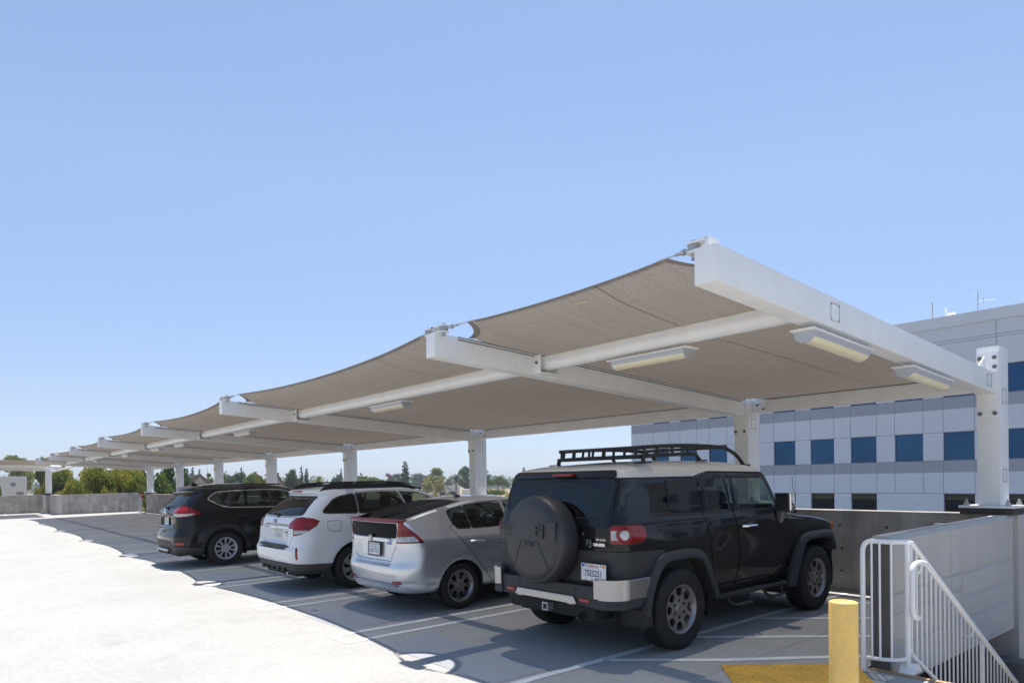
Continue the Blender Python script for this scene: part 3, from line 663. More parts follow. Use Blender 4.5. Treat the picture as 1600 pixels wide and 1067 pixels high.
# ------------------------------------------------------------------ vehicle engine
# vehicle space: +y forward (0 = rear axle), +x = right side, z up from the ground
N_R, N_C, N_S, N_FC, N_FF = 34, 12, 210, 10, 12
def body_shell(rows, dt=.012, deform=None):
    """rows: dicts of t, z, yr, yf, w and corner radii; gives the closed-side shell V, F and per-vertex girth zone"""
    keys = ['z', 'yr', 'yf', 'w', 'kr', 'kx', 'fr', 'fx', 'br', 'bf', 'wf', 'zf', 'zr']
    dfl = dict(kr=.25, kx=.2, fr=.5, fx=.3, br=.06, bf=.15, wf=0, zf=0, zr=0)
    ts = [r['t'] for r in rows]; tq = np.linspace(ts[0], ts[-1], int((ts[-1]-ts[0])/dt)+1)
    tq = np.unique(np.concatenate([tq, ts]))
    Pm = {k: pchip(ts, [r.get(k, dfl.get(k)) for r in rows], tq) for k in keys}
    rings = []; zone = []
    for i in range(len(tq)):
        g = {k: Pm[k][i] for k in keys}; w_, yr, yf = g['w'], g['yr'], g['yf']
        kx = min(g['kx'], w_*.95); kr = g['kr']; fx = min(g['fx'], w_*.95); fr = g['fr']
        L = yf-yr
        if kr+fr > L*.95: q = L*.95/(kr+fr); kr *= q; fr *= q
        a = np.linspace(0, 1, N_R+1)[:-1]; xs = list(a*(w_-kx)); ys = [yr]*N_R
        th = np.linspace(0, math.pi/2, N_C+1)[:-1]; xs += list(w_-kx+kx*np.sin(th)); ys += list(yr+kr-kr*np.cos(th))
        a = np.linspace(0, 1, N_S+1)[:-1]; xs += [w_]*N_S; ys += list(yr+kr+a*(yf-fr-yr-kr))
        th = np.linspace(0, math.pi/2, N_FC+1)[:-1]; xs += list(w_-fx+fx*np.cos(th)); ys += list(yf-fr+fr*np.sin(th))
        a = np.linspace(0, 1, N_FF+1); xs += list((w_-fx)*(1-a)); ys += [yf]*(N_FF+1)
        x = np.array(xs); y = np.array(ys)
        u = x/max(w_, 1e-6); m = (yr+yf)/2
        s = np.clip((m-y)/(m-yr+1e-6), 0, 1); y2 = y+g['br']*u**2*s**3
        s2 = np.clip((y-m)/(yf-m+1e-6), 0, 1); y2 = y2-g['bf']*u**2*s2**3
        x2 = x*(1-g['wf']*s2**2)
        z = g['z']+g['zf']*s2**2+g['zr']*s**2
        rings.append(np.stack([x2, y2, np.broadcast_to(z, x2.shape)], 1))
    Rg = np.array(rings); nr, nc, _ = Rg.shape
    full = np.concatenate([Rg, (Rg*np.array([-1, 1, 1]))[:, nc-2:0:-1]], 1); n = full.shape[1]
    V = full.reshape(-1, 3)
    if deform: V = deform(V)
    F = [(i*n+j, i*n+(j+1) % n, (i+1)*n+(j+1) % n, (i+1)*n+j) for i in range(nr-1) for j in range(n)]
    V, F = weld_mid(V, F)
    F.append(tuple(range((nr-1)*n, nr*n))[::1]); F.append(tuple(range(0, n))[::-1])
    return V, F
def weld_mid(V, F): return V, F
class Car:
    def __init__(s, name, rows, loc, label, cat, deform=None, dt=.012):
        s.root = empty(name, (0, 0, 0), label=label, cat=cat)
        s.root.matrix_world = Matrix.Translation(loc) @ Matrix.Rotation(-math.atan(SL), 4, 'Y') @ Matrix.Rotation(-math.pi/2, 4, 'Z')
        s.V, s.F = body_shell(rows, dt, deform)
    def faces_nc(s):
        c = np.array([s.V[list(f[:4] if len(f) < 20 else f[:3])].mean(0) for f in s.F])
        nn = []
        for f in s.F:
            if len(f) > 20: nn.append((0, 0, 1 if f[0] != 0 else -1)); continue
            a, b, d_, = s.V[f[0]], s.V[f[1]], s.V[f[2]]; e = s.V[f[-1]]; q = np.cross(d_-a, e-b); nn.append(q/(np.linalg.norm(q)+1e-12))
        return c, np.array(nn)
    def take(s, fn2d, poly, side=0, zone=None, lvl=0., keep=True, maskfn=None, smooth=0, phi=None):
        """cut the region inside poly out of the shell; fn2d maps vertices to 2D; returns (V, F) of the piece"""
        if smooth: poly = chaikin(poly, smooth)
        V = s.V; m = np.ones(len(V), bool)
        if side > 0: m &= V[:, 0] > .12
        if side < 0: m &= V[:, 0] < -.12
        if maskfn is not None: m &= maskfn(V)
        ph = np.full(len(V), .5); q = fn2d(V[m]); ph[m] = sdpoly(q, poly) if phi is None else phi(q)
        # only faces near the outline or inside it take part
        if getattr(s, 'Fa', None) is None or len(s.Fa) != len(s.F):
            s.Fa = np.full((len(s.F), 12), -1, np.int64)
            for k, f in enumerate(s.F):
                if len(f) <= 12: s.Fa[k, :len(f)] = f
                else: s.Fa[k, 0] = -2
        Fa = s.Fa; big = Fa[:, 0] == -2; G = np.where(Fa < 0, Fa[:, :1], Fa); G = np.where(G < 0, 0, G)
        ok = m[G].all(1) & ~big; cand = ok & (ph[G] < lvl).any(1)
        ci = np.nonzero(cand)[0]
        if len(ci) == 0: return V[:0], []
        act = [s.F[k] for k in ci]; p = ph-lvl; p = np.where(np.abs(p) < 1e-7, 1e-7, p); sg = p > 0
        ins, outs, nv, cache = [], [], [], {}; base = len(V)
        for f in act:
            c = sum(bool(sg[q]) for q in f)
            if c == 0: ins.append(f); continue
            fi, fo = [], []; n = len(f)
            for k in range(n):
                a, b = f[k], f[(k+1) % n]
                (fo if sg[a] else fi).append(a)
                if sg[a] != sg[b]:
                    key = (a, b) if a < b else (b, a)
                    if key not in cache:
                        t = p[a]/(p[a]-p[b]); cache[key] = base+len(nv); nv.append(V[a]*(1-t)+V[b]*t)
                    fi.append(cache[key]); fo.append(cache[key])
            if len(fi) > 2: ins.append(tuple(fi))
            if len(fo) > 2: outs.append(tuple(fo))
        if nv: V = np.vstack([V, np.array(nv)])
        keepi = np.nonzero(~cand)[0]; s.V = V; s.F = [s.F[k] for k in keepi]+outs
        Fo = np.full((len(outs), 12), -1, np.int64)
        for k, f in enumerate(outs): Fo[k, :len(f)] = f[:12]
        s.Fa = np.vstack([Fa[keepi], Fo])
        if not ins: return V[:0], []
        return _sub(V, ins)
    def part(s, name, VF, m, push=0., parent=None, label=None, smooth=40, thick=0):
        V, F = VF
        if len(F) == 0: return None
        V = V.copy()
        if push or thick:
            nrm = vnormals(V, F); V = V+nrm*push
        mb = MB(); mb.v = [tuple(p) for p in V]; mb.f = list(F); mb.m = [0]*len(F)
        if thick:
            Vb = V-nrm*thick; o = len(mb.v); mb.v += [tuple(p) for p in Vb]
            ed = {}
            for f in F:
                for k in range(len(f)):
                    a, b = f[k], f[(k+1) % len(f)]
                    if (b, a) in ed: del ed[(b, a)]
                    else: ed[(a, b)] = 1
            for (a, b) in ed: mb.f.append((b, a, a+o, b+o)); mb.m.append(0)
        o = mb.build(name, m, parent or s.root, smooth)
        if label: o['label'] = label
        return o
    def region(s, name, fn2d, poly, m, side=0, maskfn=None, smooth=0, push=0., gap=.0, gapm=None, parent=None, rim=0, rimm=None, label=None, thick=0):
        """a part cut out of the shell, with an optional dark gap or rim band around it"""
        if smooth: poly = chaikin(poly, smooth)
        b = max(gap, rim)
        inner = s.take(fn2d, poly, side, lvl=-b/2 if b else 0, maskfn=maskfn)
        band = s.take(fn2d, poly, side, lvl=b/2, maskfn=maskfn) if b else None
        o = s.part(name, inner, m, push, parent, label, thick=thick)
        if band and o:
            if rim: s.part('window_trim' if 'window' in name else 'trim', band, rimm or blackp, .001, o)
            else: s.part('panel_gap', band, gapm or seamd, -.005, o)
        return o
    def line(s, fn2d, poly, wd=.006, side=0, maskfn=None, smooth=0, m=None, name='panel_gap', closed=True, push=-.004):
        """a dark groove following an outline, the panel inside stays with the body"""
        if smooth: poly = chaikin(poly, smooth)
        if closed: ph = lambda q: np.abs(sdpoly(q, poly))-wd/2
        else:
            def ph(q):
                d_ = np.full(len(q), 1e9)
                for i in range(len(poly)-1):
                    a = np.array(poly[i], float); e = np.array(poly[i+1], float)-a; w_ = q-a; t = np.clip(w_@e/(e@e), 0, 1); r = w_-t[:, None]*e; d_ = np.minimum(d_, np.hypot(r[:, 0], r[:, 1]))
                return d_-wd/2
        if closed:
            a = s.take(fn2d, poly, side, lvl=-wd/2, maskfn=maskfn); b = s.take(fn2d, poly, side, lvl=wd/2, maskfn=maskfn)
            s.lines.append((name, b, m or seamd, push)); 
            o = len(s.V); s.V = np.vstack([s.V, a[0]]) if len(a[0]) else s.V; s.F = s.F+[tuple(i+o for i in f) for f in a[1]]
    def body(s, name, m, **k): return s.part(name, _sub(s.V, s.F), m, **k)
def _weld(V, F):
    k = np.round(V*1e5).astype(np.int64); _, first, inv = np.unique(k, axis=0, return_index=True, return_inverse=True); inv = inv.reshape(-1)
    F2 = []
    for f in F:
        g = tuple(int(inv[i]) for i in f)
        h = tuple(g[i] for i in range(len(g)) if g[i] != g[i-1])
        if len(h) > 2: F2.append(h)
    return V[first], F2
def vnormals(V, F):
    N = np.zeros_like(V)
    for f in F:
        if len(f) > 20: continue
        n = np.cross(V[f[1]]-V[f[0]], V[f[2]]-V[f[0]])
        if len(f) > 3: n = n+np.cross(V[f[2]]-V[f[0]], V[f[3]]-V[f[0]])
        for i in f: N[i] += n
    return N/(np.linalg.norm(N, axis=1)[:, None]+1e-12)
side2 = lambda V: V[:, [1, 2]]
rear2 = lambda V: V[:, [0, 2]]
top2 = lambda V: V[:, [0, 1]]
def wrap2(yref): return lambda V: np.stack([np.abs(V[:, 0])+np.maximum(0, V[:, 1]-yref), V[:, 2]], 1)
def circ(c, r, n=40): return [(c[0]+r*math.cos(2*math.pi*k/n), c[1]+r*math.sin(2*math.pi*k/n)) for k in range(n)]
# ---- wheels
def wheel(parent, x, y, R_, W, rr, kind, side, rimmat, rimdark):
    """side +1 = right hand of the vehicle; outer face at |x|+W/2"""
    MX = Matrix.Translation((x, y, R_)) @ (Matrix.Identity(4) if side > 0 else Matrix.Rotation(math.pi, 4, 'Z'))
    h = W/2
    prof = [(-h*.80, rr-.012), (-h*.93, rr+.01), (-h, rr+.05), (-h*.99, R_-.055), (-h*.93, R_-.025), (-h*.82, R_-.008)]
    gx = [-.56, -.20, .20, .56]
    for g in gx: prof += [(h*g-.006, R_-.001), (h*g-.0045, R_-.009), (h*g+.0045, R_-.009), (h*g+.006, R_-.001)]
    prof += [(h*.82, R_-.008), (h*.93, R_-.025), (h*.99, R_-.055), (h*1.0, R_-.075), (h*.985, R_-.078), (h, rr+.05), (h*.93, rr+.01), (h*.86, rr+.002), (h*.80, rr-.012)]
    mb = MB(); mb.lathe(prof, 72, close=True)
    # shoulder sipes
    nb = 64
    for k in range(nb):
        a = 2*math.pi*k/nb
        for s_ in (1, -1):
            q = Matrix.Rotation(a, 4, 'X')
            mb.box(s_*h*.60, s_*h*.90, -.004*1, .004, R_-.012, R_-.0015-.006*0, 1, 0, q) if False else None
    wo = mb.build('wheel', rubber, parent, 30); wo.matrix_local = MX
    # barrel
    mb = MB(); mb.lathe([(-h*.8, rr-.012), (-h*.5, rr-.03), (h*.45, rr-.035), (h*.72, rr-.014), (h*.84, rr-.004), (h*.92, rr+.004), (h*.93, rr-.004), (h*.86, rr-.018), (h*.70, rr-.028)], 64)
    mb.build('rim_barrel', rimmat, wo, 40)
    # face: polar grid with holes
    nr_, nt = 26, 288; r0 = .012; r1 = rr-.014; V = []; ph = []
    xo = h*.80
    def dish(r):
        t = (r-r0)/(r1-r0)
        if kind == 'six': return xo-.035+.018*math.sin(min(1, t*1.15)*math.pi)-(.045 if t < .18 else 0)*0 + .028*t**3
        if kind == 'cover': return xo-.012-.010*t+.012*t**2
        return xo-.030+.025*t**2
    def hole(r, a):
        t = r/rr
        if kind == 'six':      # eight oval windows and a ring of lug pockets
            k = 8; aa = ((a*k/(2*math.pi)+.5) % 1-.5)*2*math.pi/k; cx, cr = .71*rr, .20*rr
            d1 = math.hypot((r*math.cos(aa)-cx)/1.15, r*math.sin(aa))-cr*(.95+.35*(r*math.cos(aa)-cx)/cr*.35)
            k = 6; aa = ((a*k/(2*math.pi)) % 1-.5)*2*math.pi/k; d2 = math.hypot(r*math.cos(aa)-.35*rr, r*math.sin(aa))-.075*rr
            return -min(d1, d2)
        if kind == 'twin':     # seven double spokes
            k = 7; aa = abs(((a*k/(2*math.pi)+.5) % 1-.5)*2*math.pi/k); half = math.pi/k
            arc_ = (half-aa)*r; wd = (.30+.10*t)*half*r if t > .33 else -1
            d1 = max(arc_-min((.56*half*r), .08), .40*rr-r, r-.90*rr)
            sl = max(aa*r-.009*(.6+.6*t), .50*rr-r, r-.93*rr)
            k = 4; ab = ((a*k/(2*math.pi)+.1) % 1-.5)*2*math.pi/k; lug = math.hypot(r*math.cos(ab)-.255*rr, r*math.sin(ab))-.05*rr
            return -min(d1, sl, lug)
        if kind == 'blade':    # broad twisted blades
            k = 7; tw = a+.35*(t-.3); aa = abs(((tw*k/(2*math.pi)+.5) % 1-.5)*2*math.pi/k); half = math.pi/k
            arc_ = (half-aa)*r; d1 = max(arc_-(.42*half*r-.004), .36*rr-r, r-.92*rr)
            k = 5; ab = ((a*k/(2*math.pi)+.1) % 1-.5)*2*math.pi/k; lug = math.hypot(r*math.cos(ab)-.24*rr, r*math.sin(ab))-.045*rr
            return -min(d1, lug)
        if kind == 'cover':    # ten spokes in V pairs
            k = 5; aa = abs(((a*k/(2*math.pi)+.5) % 1-.5)*2*math.pi/k); half = math.pi/k
            big = max(-((aa-half*.72)*r+.0), .34*rr-r, r-.93*rr); big = max((half-aa)*r-.26*half*r-.012*t, .36*rr-r, r-.93*rr)
            inn = max(aa*r-(.20+.10*t)*half*r, .42*rr-r, r-.93*rr)
            mid = max(abs(aa-half*.56)*r-.0001, .6*rr-r, r-.93*rr)+.01
            return -min(big, inn)
    for i in range(nr_+1):
        r = r0+(r1-r0)*i/nr_
        for j in range(nt):
            a = 2*math.pi*j/nt; V.append((dish(r), r*math.cos(a), r*math.sin(a))); ph.append(-hole(r, a))
    F = [(i*nt+j, (i+1)*nt+j, (i+1)*nt+(j+1) % nt, i*nt+(j+1) % nt) for i in range(nr_) for j in range(nt)]
    V = np.array(V); ph = np.array(ph)
    (_, _), (Vo, Fo) = split(V, F, ph, 0)
    Vo, Fo = _weld(Vo, Fo); n0 = len(Vo)
    ed = {}
    for f in Fo:
        for k in range(len(f)):
            a, b = f[k], f[(k+1) % len(f)]
            if (b, a) in ed: del ed[(b, a)]
            else: ed[(a, b)] = 1
    Vb = Vo*np.array([1, 1, 1])-np.array([.022, 0, 0]); mb = MB(); mb.v = [tuple(p) for p in Vo]+[tuple(p) for p in Vb]; mb.f = list(Fo)+[(b, a, a+n0, b+n0) for (a, b) in ed]; mb.m = [0]*len(mb.f)
    mb.build('rim', rimmat, wo, 40)
    mb = MB(); mb.lathe([(-h*.3, rr*.95), (-h*.3, .005)], 40); mb.lathe([(xo-.10, .16 if rr > .2 else .12), (xo-.09, .01)], 40); mb.build('brake_disc', mat('brake_dark', (.03, .028, .027), .5, .5), wo, 40)
    mb = MB(); cr = rr*(.17 if kind != 'six' else .20); xc = dish(.02)
    mb.lathe([(xc-.01, cr), (xc+.010, cr), (xc+.016, cr*.85), (xc+.018, cr*.3), (xc+.018, 0.001)], 28)
    mb.build('hub_cap', rimmat, wo, 40)
    if kind in ('six', 'twin', 'blade'):
        k = {'six': 6, 'twin': 4, 'blade': 5}[kind]; off = {'six': .5, 'twin': .4, 'blade': .4}[kind]; lr = {'six': .35, 'twin': .255, 'blade': .24}[kind]*rr
        mb = MB()
        for q in range(k):
            a = 2*math.pi*(q+off)/k; mb.tube([(xo-.06, lr*math.cos(a), lr*math.sin(a)), (xo-.035, lr*math.cos(a), lr*math.sin(a))], .009, 8)
        mb.build('lug_nuts', rimdark, wo)
    return wo
def liner(car, ys, R_, hw, xin=.50, zc=None):
    for y in ys:
        for s in (1, -1):
            mb = MB(); n = 22; vs = []
            for k in range(n+1):
                a = -.35+(math.pi+.7)*k/n
                for x in (xin*s, (hw-.012)*s): vs.append((x, y+R_*math.cos(a), zc+R_*math.sin(a)))
            mb.add(vs, [(2*k, 2*k+1, 2*k+3, 2*k+2) for k in range(n)]); mb.add([(xin*s, y, zc)]+[vs[2*k] for k in range(n+1)], [(0, k+1, k+2) for k in range(n)])
            mb.build('wheel_liner', darkin, car.root, 60)
def seats(car, rows_, zc, w=.48, hgt=.62):
    for (y, xs) in rows_:
        for x in xs:
            mb = MB(); M_ = Matrix.Translation((x, y, zc)) @ Matrix.Rotation(R(-12) if True else 0, 4, 'X')
            mb.box(-w/2, w/2, -.07, .07, 0, hgt, 0, .05, M_, 3); mb.box(-w/2, w/2, .02, .52, -.12, .02, 0, .05, Matrix.Translation((x, y, zc)), 3)
            st = mb.build('seat', darkin, car.root, 50)
            mb = MB(); mb.box(-.135, .135, -.05, .05, hgt+.05, hgt+.25, 0, .045, M_, 3); mb.tube([M_ @ Vector((-.05, 0, hgt-.02)), M_ @ Vector((-.05, 0, hgt+.1))], .007, 6); mb.tube([M_ @ Vector((.05, 0, hgt-.02)), M_ @ Vector((.05, 0, hgt+.1))], .007, 6)
            mb.build('headrest', darkin, st, 50)
def tub(car, y0, y1, hw, z0, z1):
    mb = MB(); mb.box(-hw, hw, y0, y1, z0, z1, 0, .03); mb.build('interior', darkin, car.root)
def steering(car, x, y, z):
    mb = MB(); M_ = Matrix.Translation((x, y, z)) @ Matrix.Rotation(R(25), 4, 'X')
    mb.tube([M_ @ Vector((.18*math.cos(a), 0, .18*math.sin(a))) for a in [2*math.pi*k/24 for k in range(25)]], .014, 8, caps=False); mb.tube([M_ @ Vector((-.17, 0, 0)), M_ @ Vector((.17, 0, 0))], .02, 8); mb.build('steering_wheel', darkin, car.root)
platew = mat('plate_white', (.66, .67, .68), .35, var=.03, vscale=30); platei = mat('plate_ink', (.03, .045, .14), .5); plater = mat('plate_red', (.62, .06, .07), .5); plateo = mat('sticker_orange', (.8, .25, .06), .5); plateb = mat('sticker_blue', (.06, .16, .5), .5); plateg = mat('sticker_green', (.05, .45, .33), .5)
def plate(car, x, y, z, tilt=0, txt=None, frame=None, stick=plateo, seed=1):
    """rear number plate facing -y"""
    M_ = Matrix.Translation((x, y, z)) @ Matrix.Rotation(math.pi/2-tilt, 4, 'X')    # plate plane: local x right, local y up, local z -> -y
    # seen from behind, local x must read left to right
    mb = MB(); mb.box(-.152, .152, -.077, .077, -.002, .002, 0, .0015, M_)
    rr_ = random.Random(seed)
    if txt:
        text_mb(mb, txt, .080, M_ @ Matrix.Translation((0, -.012, .003)), 1, .0006, xs=.80, bold=.0008)
        text_mb(mb, 'California', .036, M_ @ Matrix.Translation((-.01, .055, .003)), 2, .0006, shear=.35, bold=.0004)
        text_mb(mb, 'dmv.ca.gov', .017, M_ @ Matrix.Translation((0, -.066, .003)), 2, .0005)
    else:     # too blurred in the photograph to read: broken strokes only
        for k in range(7):
            cx = -.12+.04*k
            for q in range(3):
                zz = -.045+q*.032+rr_.uniform(-.004, .004); mb.box(cx-.012, cx+.010, zz, zz+.008, .0021, .0028, 1, 0, M_)
            for q in rr_.sample((0, 1, 2, 3), 2): xx = cx-.012 if q % 2 else cx+.006; zz = -.045 if q < 2 else -.012; mb.box(xx, xx+.006, zz, zz+.034, .0021, .0029, 1, 0, M_)
        for k in range(9): mb.box(-.075+.016*k, -.066+.016*k, .046+rr_.uniform(-.003, .003), .060+rr_.uniform(-.004, .004), .0021, .0028, 2, 0, M_)
    mb.box(.105, .143, .048, .070, .0021, .003, 3, 0, M_); mb.box(-.143, -.105, .048, .070, .0021, .003, 4, 0, M_)
    for a in (-.089, .089): 
        for b in (.068, -.068): mb.tube([M_ @ Vector((a, b, .001)), M_ @ Vector((a, b, .005))], .006, 8, 5)
    o = mb.build('number_plate', [platew, platei, plater, stick, plateb if txt else plateg, boltm], car.root)
    if frame:
        mb = MB()
        for b in ((-.165, .165, .078, .092), (-.165, .165, -.094, -.078), (-.165, -.153, -.078, .078), (.153, .165, -.078, .078)): mb.box(b[0], b[1], b[2], b[3], -.004, .006, 0, .002, M_)
        mb.build('plate_frame', blackp, o)
    return o
# ------------------------------------------------------------------ black off-road car
def row(t, z, yr, yf, w_, **k): return dict(t=t, z=z, yr=yr, yf=yf, w=w_, **k)
def rearm(y): return lambda V: V[:, 1] < y
def frontm(y): return lambda V: V[:, 1] > y
alu_dark = mat('alloy_grey', (.30, .29, .28), .35, .8); alu = mat('alloy_silver', (.42, .42, .43), .3, .8)
def build_offroad():
    kk = dict(kr=.15, kx=.15, fr=.3, fx=.25, br=.025, bf=.05)
    rows = [row(0, .46, -.72, 3.30, .74, **kk), row(.10, .50, -.80, 3.40, .83, **kk), row(.3, .70, -.84, 3.42, .868, **kk),
            row(.55, .95, -.86, 3.40, .880, **kk), row(.66, 1.045, -.865, 3.34, .882, **kk), row(.70, 1.075, -.865, 3.24, .882, **kk),
            row(1.30, 1.215, -.86, 2.42, .872, kr=.15, kx=.15, fr=.25, fx=.4, br=.025, bf=.22), row(1.36, 1.255, -.85, 2.32, .855, kr=.15, kx=.14, fr=.25, fx=.3, br=.03, bf=.22), row(1.5, 1.36, -.82, 2.24, .838, kr=.14, kx=.13, fr=.22, fx=.25, br=.03, bf=.21),
            row(1.82, 1.64, -.735, 2.05, .80, kr=.12, kx=.12, fr=.22, fx=.25, br=.04, bf=.2), row(1.88, 1.70, -.71, 2.0, .788, kr=.12, kx=.12, fr=.25, fx=.28, br=.05, bf=.2), row(1.93, 1.745, -.67, 1.90, .760, kr=.16, kx=.15, fr=.3, fx=.3, br=.06, bf=.2),
            row(1.99, 1.785, -.50, 1.65, .69, kr=.3, kx=.2, fr=.4, fx=.3), row(2.08, 1.812, -.20, 1.30, .58, kr=.3, kx=.2, fr=.4, fx=.3), row(2.2, 1.828, .1, 1.0, .38, kr=.3, kx=.2, fr=.4, fx=.3), row(2.3, 1.832, .3, .8, .15, kr=.1, kx=.1, fr=.1, fx=.1)]
    def deform(V):
        V = V.copy(); x, y, z = V.T
        sx = np.sign(x)*np.clip((np.abs(x)-.55)/.25, 0, 1)
        # shoulder crease and rear fender bulge
        low = np.clip((1.27-z)/.35, 0, 1)*np.clip((z-.5)/.2, 0, 1)
        for yc in (0.02, 2.69):
            d = np.exp(-(((y-yc)/.62)**4))*np.exp(-((z-.93)/.20)**2); V[:, 0] += sx*.022*d
        V[:, 0] += -sx*.018*np.exp(-(((z-1.0)/.12)**2))*np.exp(-(((y-1.3)/.55)**4))
        # crown of bonnet
        return V
    c = Car('offroad_car', rows, (5.446, 4.91, dz(5.446)), 'black boxy off-road car with white roof, roof rack and covered spare wheel', 'car', deform)
    P = paint('offroad_black', (.007, .007, .008), 0, .5); Wt = paint('offroad_white', (.60, .585, .54), 0, .5)
    gd = glass('glass_dark', (.05, .055, .06), 1.6); gf = glass('glass_green', (.42, .50, .47), 1.55)
    A = [(-.52, .1), (-.50, .58), (-.35, .84), (-.24, .90), (.25, .90), (.37, .84), (.54, .52), (.58, .1)]
    B = [(a+2.69, b) for a, b in A]; B[0] = (2.12, .1); B[1] = (2.16, .52)
    for s in (1, -1):
        for poly in (A, B): c.take(side2, poly, s, maskfn=lambda V: np.abs(V[:, 0]) > .6)
    # glazing
    c.region('rear_window', rear2, [(-.725, 1.650), (.725, 1.650), (.715, 1.35), (.45, 1.30), (-.45, 1.30), (-.715, 1.35)], gd, maskfn=rearm(0), smooth=.04, push=-.004, rim=.012)
    c.region('windscreen', rear2, [(-.70, 1.62), (.70, 1.62), (.76, 1.28), (-.76, 1.28)], gf, maskfn=frontm(1.2), smooth=.04, push=-.003, rim=.012)
    c.region('spoiler_panel', rear2, [(-.735, 1.665), (.735, 1.665), (.70, 1.728), (-.70, 1.728)], P, maskfn=rearm(-.3), smooth=.03, push=.012, thick=.02)
    for s in (1, -1):
        c.region('quarter_window', side2, [(-.66, 1.648), (-.06, 1.648), (-.06, 1.322), (-.76, 1.322)], gd, s, smooth=.04, push=-.003, rim=.010)
        c.region('black_panel', side2, [(-.052, 1.648), (.44, 1.643), (.47, 1.40), (.49, 1.30), (-.052, 1.318)], P, s, smooth=0, push=-.001, gap=.007)
        c.region('door_window', side2, [(.555, 1.60), (.61, 1.64), (.70, 1.655), (.875, 1.66), (.965, 1.29), (.565, 1.295)], gd if s < 0 else glass('glass_mid', (.16, .18, .18), 1.55), s, smooth=.04, push=-.004, rim=.03)
        c.region('door_window', side2, [(1.055, 1.655), (1.66, 1.638), (1.70, 1.60), (1.91, 1.275), (1.13, 1.275)], gf, s, smooth=.04, push=-.004, rim=.03)
        c.region('rear_door', side2, [(.46, 1.60), (.53, 1.66), (.66, 1.69), (.965, 1.695), (1.00, 1.28), (1.095, .90), (1.03, .49), (.66, .49), (.545, .93), (.47, 1.28)], P, s, smooth=.04, gap=.009)
        c.region('front_door', side2, [(.985, 1.695), (1.70, 1.672), (1.78, 1.62), (2.01, 1.25), (2.17, 1.08), (2.17, .74), (2.04, .50), (1.05, .49), (1.115, .90), (1.02, 1.28)], P, s, smooth=.04, gap=.009)
        c.region('fuel_area', side2, [(2.28, 1.01), (2.40, 1.18), (2.215, 1.19), (2.215, 1.00)], P, s, push=-.006, gap=.006) if 0 else None
    RL = [(-1.5, 1.665), (.40, 1.66), (.50, 1.685), (.66, 1.708), (1.72, 1.685), (1.9, 1.672), (2.5, 1.672), (2.5, 2.3), (-1.5, 2.3)]
    c.region('roof', side2, RL, Wt, gap=.005)
    # grey plastic lower quarter and rear door skirt
    c.region('lower_cladding', side2, [(-1.4, .3), (-.22, .3), (-.22, .985), (-1.4, 1.02)], greyp, gap=.006, push=.004)
    for s in (1, -1): c.region('sill_cladding', side2, [(.3, .3), (2.3, .3), (2.3, .585), (.3, .60)], greyp, s, gap=.005, push=.006)
    c.region('front_bumper', side2, [(3.0, .3), (3.8, .3), (3.8, .80), (3.05, .80)], greyp, gap=.006, push=.02)
    c.region('grille', rear2, [(-.55, .86), (.55, .86), (.55, 1.03), (-.55, 1.03)], blackp, maskfn=frontm(2.5), push=-.01, smooth=.04)
    # tailgate outline
    wr = wrap2(-.86)
    lamp = [(.795, 1.065), (1.18, 1.065), (1.24, 1.08), (1.275, 1.115), (1.285, 1.152), (1.275, 1.19), (1.24, 1.222), (1.18, 1.238), (.795, 1.238)]
    red = lens_mat('lens_red', (.33, .008, .012), .07); clear = lens_mat('lens_clear', (.62, .60, .60), .1, .5)
    for s in (1, -1):
        c.take(wr, [(.755, 1.115), (.84, 1.115), (.84, 1.20), (.755, 1.20)], s, maskfn=rearm(.2), keep=False) if 0 else None
        cl = c.take(wr, [(.81, 1.105), (.91, 1.105), (.91, 1.19), (.81, 1.19)], s, maskfn=rearm(.2))
        lo_ = c.region('tail_lamp', wr, lamp, red, s, maskfn=rearm(.2), push=.006, rim=.012, smooth=.04)
        c.part('reversing_lens', cl, clear, .005, lo_)
        # round lens
        mb = MB(); M_ = Matrix.Translation((s*.862, -.745, 1.150)) @ Matrix.Rotation(math.radians(-90+s*52), 4, 'Z') @ Matrix.Rotation(math.pi, 4, 'Z') @ Matrix.Rotation(math.pi, 4, 'Z')
        mb.lathe([(-.02, .080), (.018, .077), (.026, .066), (.022, .052), (.008, .047)], 32, M=M_); o = mb.build('lens_ring', red, lo_)
        o.parent = lo_
        mb = MB(); mb.lathe([(.008, .048), (.020, .044), (.026, .025), (.028, 0.001)], 32, M=M_); mb.build('round_lens', lens_mat('lens_pearl', (.75, .70, .68), .06, .2), lo_)
    c.region('tailgate', rear2, [(-.755, 1.655), (.755, 1.655), (.785, 1.03), (-.785, 1.03)], P, maskfn=lambda V: (V[:, 1] < -.5), gap=.008)
    c.body('body', P)
    # spare wheel cover
    M_ = Matrix.Translation((.02, -.86, 1.085)) @ Matrix.Diagonal((1.0, 1.01, 1.01, 1)) @ Matrix.Rotation(-math.pi/2, 4, 'Z')
    prof = [(0, .37), (.02, .405), (.07, .418), (.18, .418), (.215, .412), (.232, .40), (.238, .385), (.240, .375), (.243, .372), (.258, .355), (.268, .32), (.278, .22), (.282, .10), (.283, .001)]
    cover = mat('cover_vinyl', (.034, .034, .037), .45, bump=.12, bscale=260)
    mb = MB(); mb.lathe(prof, 72, M=M_); sc = mb.build('spare_wheel_cover', cover, c.root, 50)
    yb = -.86-.277; ZS = Matrix.Translation((0, 0, -.03))
    mb = MB()
    # raised band with waffle and letters, and a recessed trapezoid handle area
    for i in range(13):
        for j in range(6):
            x = -.335+.021*i+(.010 if j % 2 else 0); z = 1.155+.024*j; r = math.hypot(x-.0, z-1.115)
            mb.box(x+.02-.007, x+.02+.007, yb-.010+r*.03, yb+.01, z-.005, z+.005, 0, .003)
